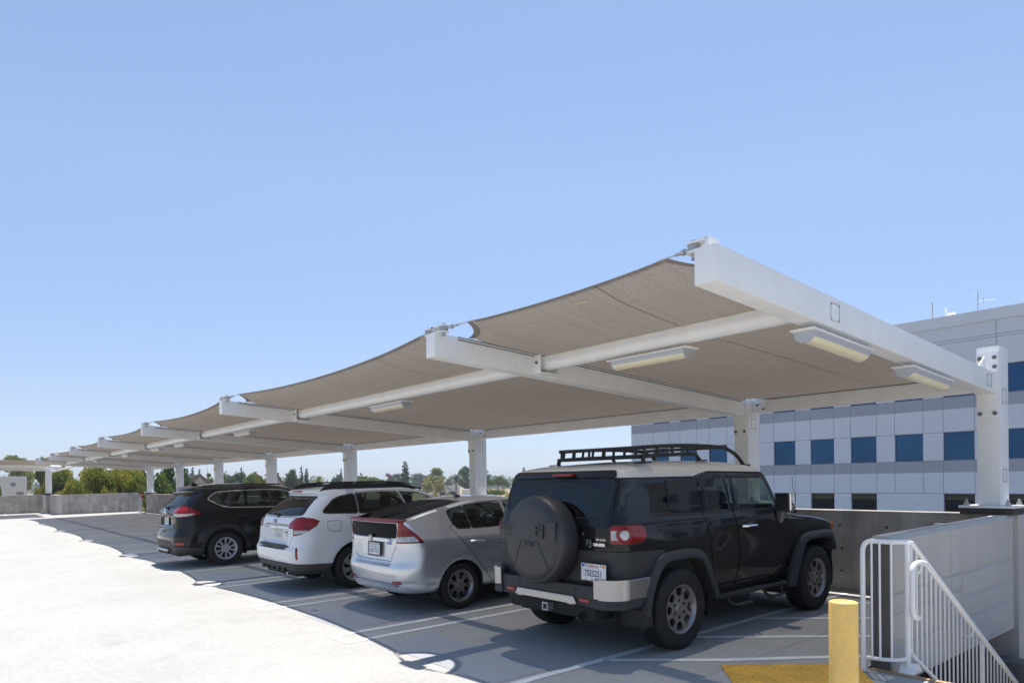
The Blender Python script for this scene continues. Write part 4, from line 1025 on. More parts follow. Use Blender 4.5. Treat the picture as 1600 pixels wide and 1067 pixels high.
    mb.v = [(a, b, c_-.03) for a, b, c_ in mb.v]; mb.build('waffle_pattern', cover, sc)
    mb = MB(); mb.box(-.05, .375, yb-.003, yb+.02, 1.13, 1.30, 0, .005); mb.v = [(a, b, c_-.03) for a, b, c_ in mb.v]; mb.build('raised_band', cover, sc)
    mb = MB(); text_mb(mb, 'FJ', .15, Matrix.Translation((.17, yb-.012, 1.215)) @ Matrix.Rotation(math.pi/2, 4, 'X'), 0, .008, xs=1.35, bold=0); mb.v = [(a, b, c_-.03) for a, b, c_ in mb.v]; mb.build('embossed_letters', cover, sc)
    mb = MB(); q = [(-.10, 1.11), (.14, 1.11), (.27, .86), (.20, .78), (-.14, .78), (-.22, .86)]
    for a, b in ((q[5], q[0]), (q[0], q[1]), (q[1], q[2])):
        n_ = 14; pts = []
        for k in range(n_+1):
            x = a[0]+(b[0]-a[0])*k/n_; z = a[1]+(b[1]-a[1])*k/n_; r = math.hypot(x-.02, z-1.115); pts.append((x, -.86-np.interp(r, [0, .1, .22, .32, .355], [.283, .282, .278, .268, .258])-.001, z))
        mb.tube(pts, .009, 8)
    mb.v = [(a, b, c_-.03) for a, b, c_ in mb.v]; mb.build('cover_ridge', cover, sc)
    mb = MB(); mb.box(-.045, .085, yb-.018, yb, 1.065, 1.095, 0, .004); mb.v = [(a, b, c_-.03) for a, b, c_ in mb.v]; mb.build('cover_latch', blackp, sc)
    # bumper
    mb = MB(); mb.prism([(-.66, -.92), (.66, -.92), (.74, -.89), (.74, -.74), (-.74, -.74), (-.74, -.89)], .49, .685, 'z', 0, .018, seg=3); bb = mb.build('rear_bumper', greyp, c.root)
    for s in (1, -1):
        out = [(.66, -.95), (.72, -.947)]+[(.72+.20*math.sin(a), -.747-.20*math.cos(a)) for a in [math.pi/2*k/12 for k in range(1, 13)]]+[(.935, -.47)]; inn = [(.90, -.47), (.88, -.68), (.83, -.82), (.75, -.88), (.66, -.89)]
        mb = MB(); pts = [(x*s, y) for x, y in out+inn]; pts = pts if s > 0 else pts[::-1]
        mb.prism(pts, .575, .758, 'z', 0, .014, seg=4); mb.build('bumper_corner', silverp, bb)
        mb = MB(); pts = [(x*s*.99, y+.012) for x, y in out+inn]; pts = pts if s > 0 else pts[::-1]; mb.prism(pts, .49, .574, 'z', 0, .01); mb.build('bumper_corner_lower', greyp, bb)
        mb = MB(); mb.box(s*.525-.065, s*.525+.065, -.932, -.91, .530, .562, 0, .006); mb.build('reflector', lens_mat('reflector_red', (.42, .03, .03), .2), bb)
        mb = MB(); mb.tube([(s*.40, -.92, .64), (s*.40, -.926, .64)], .014, 14); mb.build('parking_sensor', blackp, bb)
    mb = MB(); mb.prism([(-.40, .575), (.40, .575), (.44, .51), (.36, .49), (.30, .515), (-.30, .515), (-.36, .49), (-.44, .51)], -.948, -.91, 'y', 0, .008); mb.build('silver_skid', silverp, bb)
    mb = MB()
    for b in ((-.04, .04, .455, .470), (-.04, .04, .39, .405), (-.04, -.026, .405, .455), (.026, .04, .405, .455)): mb.box(b[0], b[1], -.94, -.75, b[2], b[3], 0, .002)
    mb.build('tow_hitch', galv, bb)
    mb = MB(); mb.box(-.6, .6, -.86, -.70, .36, .50, 0, .02); mb.box(-.45, .45, -.6, 2.9, .30, .48, 0, .05); mb.tube([(-.7, 0, .38), (.7, 0, .38)], .05, 10); mb.lathe([(-.14, .02), (-.1, .12), (.1, .12), (.14, .02)], 20, M=Matrix.Translation((0, 0, .38))); mb.build('chassis', darkin, c.root)
    mb = MB(); mb.tube([(.30, -.35, .43), (.36, -.62, .43), (.42, -.80, .41), (.45, -.90, .385)], .035, 14, caps=False); mb.build('exhaust_pipe', mat('exhaust_steel', (.22, .17, .13), .4, .8), c.root)
    # wheel arch flares
    for s in (1, -1):
        for yo, pa, pb in ((0, [(-.60, .40), (-.545, .62), (-.40, .885), (-.26, .965), (.27, .965), (.42, .885), (.60, .55), (.625, .47)], [(-.50, .40), (-.455, .60), (-.33, .81), (-.22, .875), (.23, .875), (.34, .81), (.50, .52), (.535, .44)]),
                           (2.69, [(-.645, .36), (-.60, .50), (-.42, .885), (-.27, .965), (.33, .965), (.42, .92), (.475, .80), (.48, .70)], [(-.56, .36), (-.50, .50), (-.34, .81), (-.23, .875), (.29, .875), (.355, .83), (.40, .76), (.41, .70)])):
            def dens(p):
                p = [np.array(q) for q in p]; o = []
                for k in range(len(p)-1):
                    for t in (0, .33, .67): o.append(p[k]*(1-t)+p[k+1]*t)
                o.append(p[-1])
                for _ in range(1): o = [o[0]]+[(o[i-1]+2*o[i]+o[i+1])/4 for i in range(1, len(o)-1)]+[o[-1]]
                return o
            a = dens(pa); b = dens(pb); n = len(a); vs = []
            for k in range(n):
                for (t, x) in ((-.02, .87), (0, .905), (.12, .935), (.5, .955), (.92, .957), (1.0, .948), (1.0, .80)):
                    q = a[k]*(1-t)+b[k]*t; vs.append((s*x, q[0]+yo, q[1]))
            m_ = 7; mb = MB(); fs = [(k*m_+j, k*m_+j+1, (k+1)*m_+j+1, (k+1)*m_+j) for k in range(n-1) for j in range(m_-1)]
            mb.add(vs, fs+[tuple(range(m_)), tuple(range((n-1)*m_, n*m_))[::-1]]); mb.build('wheel_arch_flare', greyp, c.root, 40)
        mb = MB(); mb.prism([(-.62, .46), (-.50, .62), (-.46, .30), (-.60, .30)], s*.68, s*.945, 'x', 0, .012); mb.build('mud_flap', blackp, c.root)
        # tubular step
        mb = MB(); xs = s*.93; mb.tube([(s*.72, .52, .44), (xs, .60, .43), (xs, 1.90, .43), (s*.72, 1.98, .44)], .026, 12)
        for ya, yb_ in ((.72, 1.12), (1.42, 1.80)): mb.tube([(xs, ya, .43), (s*.95, ya+.07, .345), (s*1.0, ya+.1, .33), (s*1.0, yb_-.03, .33), (s*.95, yb_, .345), (xs, yb_+.03, .43)], .017, 8)
        mb.build('side_step', blackp, c.root)
        # handles, mirrors
        mb = MB(); mb.tube([(s*.893, 1.12, 1.115), (s*.935, 1.16, 1.115), (s*.937, 1.32, 1.115), (s*.893, 1.36, 1.115)], .017, 10); mb.build('door_handle', chrome, c.root)
        mb = MB(); mb.tube([(s*.86, 1.88, 1.24), (s*.90, 1.90, 1.24), (s*.93, 1.92, 1.30)], .028, 8); mb.hull8([(s*.90-.02, 1.84, 1.11), (s*.90+.02, 1.84, 1.11), (s*.90+.02, 1.90, 1.11), (s*.90-.02, 1.90, 1.11), (s*.94-.05, 1.83, 1.25), (s*.94+.05, 1.83, 1.25), (s*.94+.05, 1.92, 1.25), (s*.94-.05, 1.92, 1.25)], 0, .012); mo = mb.build('mirror', silverp, c.root)
        mb = MB(); mb.box(s*.97-.085, s*.97+.085, 1.835, 1.95, 1.235, 1.45, 0, .035, seg=3); mb.build('mirror_shell', chrome, mo)
        mb = MB(); mb.box(s*.965-.082, s*.965+.080, 1.815, 1.845, 1.237, 1.447, 0, .010, seg=2); mb.build('mirror_glass', mat('mirror_glass', (.02, .022, .025), .05, 0, coat=1), mo)
        mb = MB(); mb.box(s*.77-.07, s*.77+.07, 3.20, 3.31, .95, 1.03, 0, .02); mb.build('side_marker', lens_mat('lens_amber', (.8, .18, .02), .1), c.root)
    # roof rack
    mb = MB(); hw = .58
    def rz(y): return 1.955+.030*math.sin((y+.15)/1.75*math.pi)-.004*max(0, y)
    for s in (1, -1):
        up = [(s*hw, -.13+.1*k, rz(-.13+.1*k)) for k in range(15)]+[(s*hw, 1.36, 1.945), (s*hw, 1.48, 1.905), (s*(hw+.01), 1.56, 1.85), (s*(hw+.02), 1.63, 1.78)]
        mb.tube(up, .021, 10)
        lw = [(s*(hw+.01), -.15+.1*k, rz(-.13+.1*k)-.092) for k in range(9)]+[(s*(hw+.01), .74, 1.885), (s*(hw+.015), .80, 1.83)]
        mb.tube(lw, .019, 10)
        for y in (-.10, .10, .34, .60): mb.tube([(s*hw, y, rz(y)), (s*(hw+.01), y, rz(y)-.092)], .015, 8)
        mb.tube([(s*(hw+.01), -.13, 1.88), (s*(hw+.02), -.14, 1.80)], .022, 8); mb.box(s*(hw+.02)-.045, s*(hw+.02)+.045, -.24, -.06, 1.785, 1.812, 0, .012)
        mb.box(s*(hw+.02)-.03, s*(hw+.02)+.03, 1.58, 1.74, 1.755, 1.78, 0, .01); mb.box(s*(hw+.015)-.03, s*(hw+.015)+.03, .76, .90, 1.815, 1.832, 0, .008)
    for z_, y_ in ((1.955, -.13), (1.863, -.15)): mb.tube([(-hw, y_, z_), (hw, y_, z_)], .020, 10)
    for k in range(8): x = -hw+.145*(k+.5); mb.tube([(x, -.13, 1.955), (x, -.15, 1.863)], .014, 8)
    for y in (.15, .45, .75): mb.tube([(-hw, y, rz(y)-.088), (hw, y, rz(y)-.088)], .016, 8)
    mb.tube([(-hw, 1.25, rz(1.25)), (hw, 1.25, rz(1.25))], .017, 10)
    mb.build('roof_rack', blackp, c.root)
    mb = MB(); mb.box(-.03, .24, -.775, -.70, 1.688, 1.712, 0, .006); mb.build('brake_light', red, c.root)
    mb = MB(); mb.tube([(.83, 2.35, 1.20), (.83, 2.37, 1.225)], .02, 8); mb.tube([(.83, 2.36, 1.22), (.83, 2.30, 1.62)], .003, 5); mb.build('aerial', blackp, c.root)
    plate(c, .635, -.915, .815, .02, '7SES251')
    mb = MB()
    M_ = Matrix.Translation((.63, -.885, 1.075)) @ Matrix.Rotation(math.pi/2, 4, 'X')
    text_mb(mb, 'FJ', .075, M_ @ Matrix.Translation((-.075, 0, 0)), 0, .003, xs=1.35, bold=.002); text_mb(mb, 'CRUISER', .034, M_ @ Matrix.Translation((.055, -.012, 0)), 1, .003, xs=1.1, bold=.001); text_mb(mb, 'OFF ROAD', .022, M_ @ Matrix.Translation((.075, .035, 0)), 1, .002, xs=1.1)
    mb.build('tailgate_badge', [mat('badge_grey', (.25, .26, .28), .3, .8), chrome], c.root)
    mb = MB(); mb.tube([(.50, -.885, 1.155), (.50, -.90, 1.155)], .013, 14); mb.build('door_lock', chrome, c.root)
    tub(c, -.62, 2.0, .80, .45, 1.12); seats(c, [(1.02, (.38, -.38)), (.05, (.40, -.40))], 1.0, .5, .50); steering(c, -.38, 1.62, 1.16)
    mb = MB(); mb.box(-.75, .75, 1.66, 2.02, 1.10, 1.24, 0, .05, seg=3); mb.build('dashboard', darkin, c.root)
    liner(c, (0, 2.69), .52, .88, .50, .42)
    for y in (0, 2.69):
        for s in (1, -1): wheel(c.root, s*.80, y, .392, .262, .232, 'six', s, alu_dark, boltm)
    return c
offroad = build_offroad()
# ------------------------------------------------------------------ silver hatchback
def build_hatch():
    kk = dict(kr=.30, kx=.26, fr=.55, fx=.45, br=.06, bf=.12)
    rows = [row(0, .25, -.72, 3.20, .70, **kk), row(.05, .275, -.79, 3.32, .78, **kk), row(.14, .36, -.825, 3.38, .82, **kk), row(.24, .45, -.84, 3.40, .837, **kk), row(.38, .58, -.845, 3.40, .843, **kk),
            row(.46, .66, -.835, 3.38, .845, **kk), row(.58, .78, -.825, 3.30, .843, **kk), row(.67, .86, -.82, 3.18, .835, kr=.28, kx=.24, fr=.5, fx=.45, br=.06, bf=.15), row(.82, .93, -.82, 2.85, .82, kr=.26, kx=.22, fr=.5, fx=.5, br=.05, bf=.2),
            row(1.07, .985, -.82, 2.35, .795, kr=.22, kx=.2, fr=.5, fx=.5, br=.05, bf=.35), row(1.20, 1.05, -.82, 2.15, .765, kr=.18, kx=.16, fr=.4, fx=.4, br=.05, bf=.4),
            row(1.32, 1.135, -.825, 1.94, .725, kr=.12, kx=.10, fr=.35, fx=.3, br=.04, bf=.38), row(1.38, 1.172, -.82, 1.86, .705, kr=.07, kx=.06, fr=.35, fx=.3, br=.04, bf=.36), row(1.42, 1.190, -.74, 1.80, .695, kr=.12, kx=.06, fr=.35, fx=.3, br=.03, bf=.34),
            row(1.66, 1.275, -.36, 1.60, .655, kr=.2, kx=.06, fr=.35, fx=.3, br=.0, bf=.30), row(1.88, 1.352, .04, 1.42, .61, kr=.25, kx=.07, fr=.35, fx=.3, br=0, bf=.28), row(2.00, 1.395, .30, 1.30, .575, kr=.2, kx=.1, fr=.35, fx=.3, br=0, bf=.25),
            row(2.08, 1.420, .48, 1.15, .51, kr=.2, kx=.2, fr=.3, fx=.3, br=0, bf=.2), row(2.18, 1.437, .60, 1.02, .36, kr=.15, kx=.2, fr=.2, fx=.2, br=0, bf=.1), row(2.28, 1.442, .70, .92, .14, kr=.05, kx=.1, fr=.1, fx=.1, br=0, bf=0)]
    def deform(V):
        V = V.copy(); x, y, z = V.T
        sx = np.sign(x)*np.clip((np.abs(x)-.55)/.2, 0, 1)
        for yc in (0, 2.55): V[:, 0] += sx*.018*np.exp(-((np.hypot(y-yc, (z-.30))-.40)/.10)**2)*np.clip((z-.2)/.15, 0, 1)
        crease = .80+.02*y
        V[:, 0] += -sx*.016*np.exp(-(((z-(.64))/.11)**2))*np.clip((y+.15)/.4, 0, 1)*np.clip((2.3-y)/.4, 0, 1)
        V[:, 0] += -sx*.012*np.exp(-(((z-(.40))/.03)**2))*np.clip((-y-.30)/.15, 0, 1)
        # scooped number plate area and bumper shelf
        rear = (y < -.4)
        hw = np.clip((.47-np.abs(x))/.06, 0, 1); V[:, 1] += rear*.045*hw*np.clip((z-.60)/.03, 0, 1)*np.clip((.93-z)/.03, 0, 1)
        V[:, 1] += rear*(-.018)*np.exp(-((z-.55)/.09)**2)
        return V
    c = Car('hatchback', rows, (5.15, 8.03, dz(5.15)), 'silver hatchback with a sloping glass tail between the white wagon and black off-road car', 'car', deform)
    P = paint('silver_paint', (.64, .66, .69), .7, .33); gd = glass('glass_tail', (.04, .05, .06), 1.35, (.50, .56, .64)); gm = glass('glass_mid2', (.42, .48, .46), 1.5)
    for s in (1, -1):
        for yy in (0, 2.55): c.take(side2, circ((yy, .295), .352, 60), s, maskfn=lambda V: np.abs(V[:, 0]) > .55)
    lr = lens_mat('lens_red_hatch', (.30, .006, .012), .08, .6)
    for s in (1, -1): c.region('reflector', wrap2(-.84), [(.50, .385), (.72, .385), (.70, .425), (.50, .415)], mat('reflector_red2', (.42, .03, .03), .2, coat=1), s, maskfn=rearm(.3), push=.003, gap=.006)
    # lamps: wedge running from the tail edge forward down the flank
    wr = wrap2(-.82)
    for s in (1, -1):
        cl = c.take(wr, [(.60, .915), (1.03, .918), (.93, .985), (.61, .975)], s, maskfn=rearm(.3))
        lo_ = c.region('tail_lamp', wr, [(.595, .90), (1.10, .905), (.98, 1.00), (.69, 1.172), (.655, 1.172), (.61, .99)], lr, s, maskfn=rearm(.3), push=.006, smooth=.015, gap=.008)
        c.part('clear_lens', cl, lens_mat('lens_clear', (.62, .60, .60), .1, .5), .004, lo_)
    c.region('rear_red_bar', rear2, [(-.70, 1.148), (.70, 1.148), (.70, 1.186), (-.70, 1.186)], lr, maskfn=rearm(-.70), push=.008, thick=.012)
    c.region('lower_rear_window', rear2, [(-.60, 1.14), (.60, 1.14), (.565, .965), (-.565, .965)], gd, maskfn=rearm(-.45), push=-.003, smooth=.02, gap=.008)
    c.region('rear_window', top2, [(-.62, -.74), (.62, -.74), (.55, .0), (.50, .24), (.0, .30), (-.50, .24), (-.55, .0)], gd, maskfn=lambda V: (V[:, 2] > 1.178) & (V[:, 1] < .9), push=-.003, smooth=.03, rim=.02, rimm=mat('black_frit', (.006, .006, .007), .35, spec=.2))
    c.region('windscreen', rear2, [(-.50, 1.36), (.50, 1.36), (.70, 1.02), (-.70, 1.02)], glass('glass_green', (.42, .50, .47), 1.55), maskfn=frontm(1.2), smooth=.05, push=-.003, rim=.012)
    for s in (1, -1):
        c.region('quarter_window', side2, [(-.10, 1.262), (-.05, 1.285), (.17, 1.325), (.215, 1.035), (.0, 1.04), (-.06, 1.11)], gm, s, smooth=.03, push=-.003, rim=.016)
        c.region('door_window', side2, [(.19, 1.328), (.50, 1.355), (.80, 1.365), (.86, 1.035), (.235, 1.033)], gm, s, smooth=.02, push=-.003, rim=.016)
        c.region('door_window', side2, [(.88, 1.362), (1.10, 1.35), (1.45, 1.22), (1.82, 1.03), (.93, 1.045)], gm, s, smooth=.02, push=-.003, rim=.016)
        c.region('rear_door', side2, [(-.12, 1.07), (.02, .90), (.20, .70), (.42, .42), (.52, .31), (.90, .31), (.90, 1.05), (.87, 1.365), (.5, 1.36)], P, s, smooth=.03, gap=.008)
        c.region('front_door', side2, [(.915, 1.05), (.91, .31), (1.95, .31), (2.0, .70), (1.95, 1.0), (1.5, 1.24), (1.15, 1.355), (.885, 1.365)], P, s, smooth=.03, gap=.008)
        mb = MB(); mb.tube([(s*.838, .16, .865), (s*.868, .20, .866), (s*.868, .34, .862), (s*.838, .38, .86)], .017, 10); mb.build('door_handle', P, c.root)
        mb = MB(); mb.box(s*.88-.09, s*.88+.09, 1.62, 1.74, 1.00, 1.13, 0, .04, seg=3); mb.build('mirror', P, c.root)
    c.region('hatch_lid', rear2, [(-.595, .96), (.595, .96), (.53, .80), (.44, .66), (-.44, .66), (-.53, .80)], P, maskfn=rearm(-.4), smooth=.04, gap=.008)
    c.region('roof', side2, [(-1, 1.37), (3, 1.37), (3, 2), (-1, 2)], P) if 0 else None
    c.body('body', P)
    mb = MB(); n = 24; pts = []
    for k in range(n+1):
        x = -.60+1.2*k/n; pts.append((x, -.845+.10*(x/.8)**4, .375-.02*(abs(x)/.6)**2))
    mb.tube(pts, .012, 8); mb.build('bumper_strip', silverp, c.root)
    mb = MB(); mb.box(-.46, .46, -.842, -.78, .905, .955, 0, .012, seg=3); mb.build('plate_garnish', P, c.root)
    plate(c, .02, -.805, .80, .06, frame=True, stick=plateg, seed=4)
    mb = MB(); M_ = Matrix.Translation((0, -.845, .945)) @ Matrix.Rotation(math.pi/2, 4, 'X')
    mb.box(-.045, .045, -.035, .04, -.004, .004, 1, .004, M_)
    text_mb(mb, 'H', .075, M_ @ Matrix.Translation((0, 0, .006)), 0, .002, xs=.95, bold=.001); mb.build('emblem', [chrome, mat('emblem_dark', (.2, .2, .22), .3, .5)], c.root)
    mb = MB(); M_ = Matrix.Translation((.40, -.80, .885)) @ Matrix.Rotation(math.pi/2, 4, 'X'); text_mb(mb, 'HYBRID', .030, M_, 0, .002, xs=1.3, bold=.001); mb.build('badge', mat('badge_blue', (.10, .2, .55), .3, .4), c.root)
    mb = MB(); mb.tube([(-.10, -.70, 1.215), (-.02, -.52, 1.262), (.06, -.34, 1.30)], .008, 6); mb.build('rear_wiper', blackp, c.root)
    mb = MB(); mb.box(-.03, .03, .50, .58, 1.43, 1.452, 0, .008); mb.tube([(0, .54, 1.45), (0, .36, 1.58)], .004, 6); mb.build('aerial', blackp, c.root)
    tub(c, -.45, 1.9, .72, .3, .93); seats(c, [(.95, (.34, -.34)), (.22, (.34, -.34))], .56, .46, .42); steering(c, -.34, 1.45, .98)
    mb = MB(); mb.box(-.7, .7, 1.45, 1.85, .85, 1.00, 0, .05, seg=3); mb.build('dashboard', darkin, c.root)
    mb = MB(); mb.box(-.6, .6, -.5, 3.2, .19, .3, 0, .03); mb.build('underbody', darkin, c.root)
    liner(c, (0, 2.55), .37, .84, .50, .30)
    for y in (0, 2.55):
        for s in (1, -1): wheel(c.root, s*.735, y, .302, .18, .205, 'twin', s, alu_dark if 0 else mat('alloy_mid', (.27, .27, .275), .32, .8), boltm)
    return c
build_hatch()
# ------------------------------------------------------------------ white wagon
def build_wagon():
    kk = dict(kr=.28, kx=.24, fr=.5, fx=.45, br=.05, bf=.12)
    rows = [row(0, .27, -.82, 3.35, .70, **kk), row(.06, .305, -.92, 3.55, .80, **kk), row(.18, .42, -.985, 3.62, .87, **kk), row(.30, .54, -1.02, 3.64, .895, **kk), row(.42, .65, -1.02, 3.64, .905, **kk), row(.50, .72, -.985, 3.62, .908, **kk),
            row(.62, .84, -.965, 3.55, .905, **kk), row(.74, .95, -.955, 3.45, .897, **kk), row(.88, 1.02, -.945, 3.05, .885, **kk), row(1.15, 1.08, -.925, 2.55, .872, kr=.26, kx=.22, fr=.45, fx=.5, br=.05, bf=.3), row(1.25, 1.14, -.88, 2.33, .85, kr=.25, kx=.20, fr=.4, fx=.4, br=.05, bf=.32),
            row(1.36, 1.22, -.81, 2.18, .815, kr=.22, kx=.18, fr=.4, fx=.35, br=.06, bf=.32), row(1.56, 1.38, -.63, 1.90, .745, kr=.18, kx=.15, fr=.35, fx=.3, br=.07, bf=.3), row(1.68, 1.475, -.52, 1.70, .69, kr=.16, kx=.14, fr=.35, fx=.3, br=.08, bf=.28),
            row(1.73, 1.512, -.56, 1.58, .66, kr=.16, kx=.14, fr=.35, fx=.3, br=.10, bf=.26), row(1.78, 1.548, -.52, 1.42, .625, kr=.2, kx=.16, fr=.35, fx=.3, br=.08, bf=.2), row(1.86, 1.582, -.32, 1.15, .54, kr=.25, kx=.2, fr=.3, fx=.3), row(1.96, 1.602, -.1, .85, .38, kr=.2, kx=.2, fr=.2, fx=.2), row(2.06, 1.607, .15, .6, .12, kr=.1, kx=.1, fr=.1, fx=.1)]
    def deform(V):
        V = V.copy(); x, y, z = V.T; sx = np.sign(x)*np.clip((np.abs(x)-.55)/.2, 0, 1)
        for yc in (0, 2.74): V[:, 0] += sx*.024*np.exp(-((np.hypot(y-yc, (z-.34))-.44)/.10)**2)*np.clip((z-.25)/.15, 0, 1)
        V[:, 0] += -sx*.016*np.exp(-(((z-.72)/.10)**2))*np.clip((y-.35)/.3, 0, 1)*np.clip((2.3-y)/.4, 0, 1)
        rear = (y < -.5); hw = np.clip((.52-np.abs(x))/.06, 0, 1)
        V[:, 1] += rear*.05*hw*np.clip((z-.66)/.02, 0, 1)*np.clip((1.06-z)/.05, 0, 1)
        V[:, 1] += rear*.02*np.clip((.27-np.abs(x))/.03, 0, 1)*np.clip((z-.74)/.03, 0, 1)*np.clip((1.0-z)/.03, 0, 1)
        return V
    c = Car('wagon', rows, (5.0, 10.72, dz(4.97)), 'white wagon with black roof rails beside the silver hatchback', 'car', deform)
    P = paint('white_paint', (.72, .73, .74), 0, .4); gd = glass('glass_dark', (.05, .055, .06), 1.6); gm = glass('glass_mid3', (.13, .15, .15), 1.55); gf = glass('glass_green', (.42, .50, .47), 1.55)
    for s in (1, -1):
        for yy in (0, 2.74): c.take(side2, circ((yy, .345), .405, 60), s, maskfn=lambda V: np.abs(V[:, 0]) > .55)
    lr = lens_mat('lens_red', (.33, .008, .012), .07); lc = lens_mat('lens_clear', (.62, .60, .60), .1, .5)
    wr = wrap2(-.95)
    for s in (1, -1):
        cl = c.take(wr, [(.73, .955), (1.07, .955), (1.00, .915), (.72, .895)], s, maskfn=rearm(.3))
        lo_ = c.region('tail_lamp', wr, [(.555, .985), (.585, 1.06), (.70, 1.125), (.88, 1.155), (1.12, 1.13), (1.245, 1.09), (1.20, 1.02), (1.07, .95), (.95, .905), (.715, .875), (.715, .985)], lr, s, maskfn=rearm(.3), push=.006, smooth=.02, gap=.008)
        c.part('clear_lens', cl, lc, .004, lo_)
        c.region('corner_reflector', wr, [(.80, .52), (.845, .52), (.845, .70), (.80, .70)], lens_mat('reflector_red', (.42, .03, .03), .2), s, maskfn=rearm(.3), push=.003, gap=.008)
    c.region('rear_window', rear2, [(-.60, 1.455), (.60, 1.455), (.735, 1.18), (.45, 1.165), (-.45, 1.165), (-.735, 1.18)], gd, maskfn=rearm(0), smooth=.04, push=-.003, rim=.012)
    c.region('windscreen', rear2, [(-.60, 1.50), (.60, 1.50), (.74, 1.14), (-.74, 1.14)], gf, maskfn=frontm(1.2), smooth=.05, push=-.003, rim=.012)
    for s in (1, -1):
        c.region('quarter_window', side2, [(-.50, 1.20), (-.48, 1.25), (-.29, 1.405), (-.18, 1.445), (.0, 1.475), (.09, 1.485), (.09, 1.175)], gm, s, smooth=.05, push=-.003, rim=.018)
        c.region('door_window', side2, [(.115, 1.487), (.45, 1.50), (.88, 1.495), (.98, 1.165), (.115, 1.172)], gm, s, smooth=.02, push=-.003, rim=.018)
        c.region('door_window', side2, [(.93, 1.492), (1.25, 1.47), (1.62, 1.34), (2.02, 1.15), (1.03, 1.16)], gf, s, smooth=.02, push=-.003, rim=.018)
        c.region('rear_door', side2, [(.10, 1.16), (.12, .95), (.26, .72), (.42, .50), (.50, .42), (.98, .42), (1.0, 1.16), (.90, 1.525), (.14, 1.515)], P, s, smooth=.03, gap=.008)
        c.region('front_door', side2, [(1.02, 1.16), (1.0, .42), (2.1, .42), (2.16, .80), (2.10, 1.12), (1.64, 1.37), (1.26, 1.505), (.92, 1.525)], P, s, smooth=.03, gap=.008)
        c.region('fuel_flap', side2, [(-.45, 1.08), (-.24, 1.08), (-.22, .99), (-.27, .92), (-.42, .92), (-.46, .98)], P, s, smooth=.02, gap=.006) if s > 0 else None
        mb = MB(); mb.tube([(s*.885, .26, .985), (s*.918, .30, .986), (s*.918, .44, .982), (s*.885, .48, .98)], .017, 10); mb.build('door_handle', P, c.root)
        mb = MB(); mb.box(s*.94-.11, s*.94+.11, 1.80, 1.93, 1.10, 1.25, 0, .04, seg=3); mb.build('mirror', P, c.root)
        # roof rail: long black blade with an opening
        rp = lambda y, z: (s*.60, y, z)
        mb = MB(); mb.prism([(-.44, 1.535), (-.36, 1.60), (-.10, 1.632), (.15, 1.640), (.75, 1.635), (1.0, 1.622), (1.42, 1.545), (1.44, 1.52), (1.2, 1.53), (-.2, 1.545)], s*.58-.02, s*.58+.02, 'x', 0, .006)
        mb.prism([(-.36, 1.602), (-.25, 1.655), (.1, 1.675), (.65, 1.675), (1.0, 1.650), (1.3, 1.59), (1.0, 1.622), (.78, 1.634), (.74, 1.652), (.16, 1.655), (.10, 1.638), (-.10, 1.634)], s*.58-.02, s*.58+.02, 'x', 0, .003)
        mb.build('roof_rail', blackp, c.root)
    for y in (-.02, .78):
        mb = MB(); mb.box(-.57, .57, y-.02, y+.02, 1.628, 1.644, 0, .006); mb.build('cross_bar', blackp, c.root)
    c.region('tailgate', rear2, [(-.70, 1.145), (.70, 1.145), (.72, 1.12), (.56, .985), (.70, .985), (.70, .88), (.60, .70), (.545, .665), (-.545, .665), (-.60, .70), (-.70, .88), (-.70, .985), (-.56, .985), (-.72, 1.12)], P, maskfn=rearm(-.4), smooth=.03, gap=.008)
    c.region('lower_cladding', side2, [(-1.3, .2), (-.2, .2), (-.2, .43), (-.5, .435), (-.9, .45), (-1.3, .50)], mat('cladding', (.055, .055, .057), .55), gap=.006, push=.004)
    for s in (1, -1): c.region('sill_cladding', side2, [(.3, .2), (2.4, .2), (2.4, .40), (.3, .40)], mat('cladding', (.1, .1, .1), .5), s, gap=.005, push=.006)
    c.body('body', P)
    mb = MB(); n = 20; pts = [(-.60+1.2*k/n, -1.005+.06*(abs(-.60+1.2*k/n)/.7)**3, .722) for k in range(n+1)]
    vs = []
    for x, y, z in pts: vs += [(x, y, z), (x, y+.09, z+.004), (x, y+.09, z-.02), (x, y-.004, z-.028)]
    mb.add(vs, [(4*k+a, 4*k+(a+1) % 4, 4*k+4+(a+1) % 4, 4*k+4+a) for k in range(n) for a in range(4)]+[(0, 3, 2, 1), tuple(4*n+a for a in range(4))]); mb.build('bumper_step', blackp, c.root)
    mb = MB()
    for x in (-.42, -.22, 0, .22, .42): mb.box(x-.025, x+.025, -1.0, -.93, .325, .375, 0, .006)
    mb.build('diffuser_fins', blackp, c.root)
    mb = MB(); mb.tube([(-.55+1.1*k/12, -.948+.04*(abs(-.55+1.1*k/12)/.55)**2, .995) for k in range(13)], .017, 8); mb.build('chrome_bar', chrome, c.root)
    plate(c, -.0, -.895, .875, .06, stick=plateo, seed=9)
    mb = MB(); mb.lathe([(-.0, .058), (.006, .055), (.008, .05), (.008, .001)], 32, M=Matrix.Translation((0, -.935, 1.075)) @ Matrix.Rotation(-math.pi/2, 4, 'Z') @ Matrix.Diagonal((1, 1, .62, 1))); 
    mb.lathe([(0, .012), (.014, .009), (.015, .001)], 6, 1, M=Matrix.Translation((-.025, -.935, 1.085)) @ Matrix.Rotation(-math.pi/2, 4, 'Z'))
    for q in ((.012, 1.09), (.03, 1.078), (.02, 1.062), (-.005, 1.062)): mb.lathe([(0, .007), (.013, .005), (.014, .001)], 6, 1, M=Matrix.Translation((q[0], -.935, q[1])) @ Matrix.Rotation(-math.pi/2, 4, 'Z'))
    mb.build('emblem', [mat('emblem_blue', (.02, .05, .2), .2, coat=1), chrome], c.root)
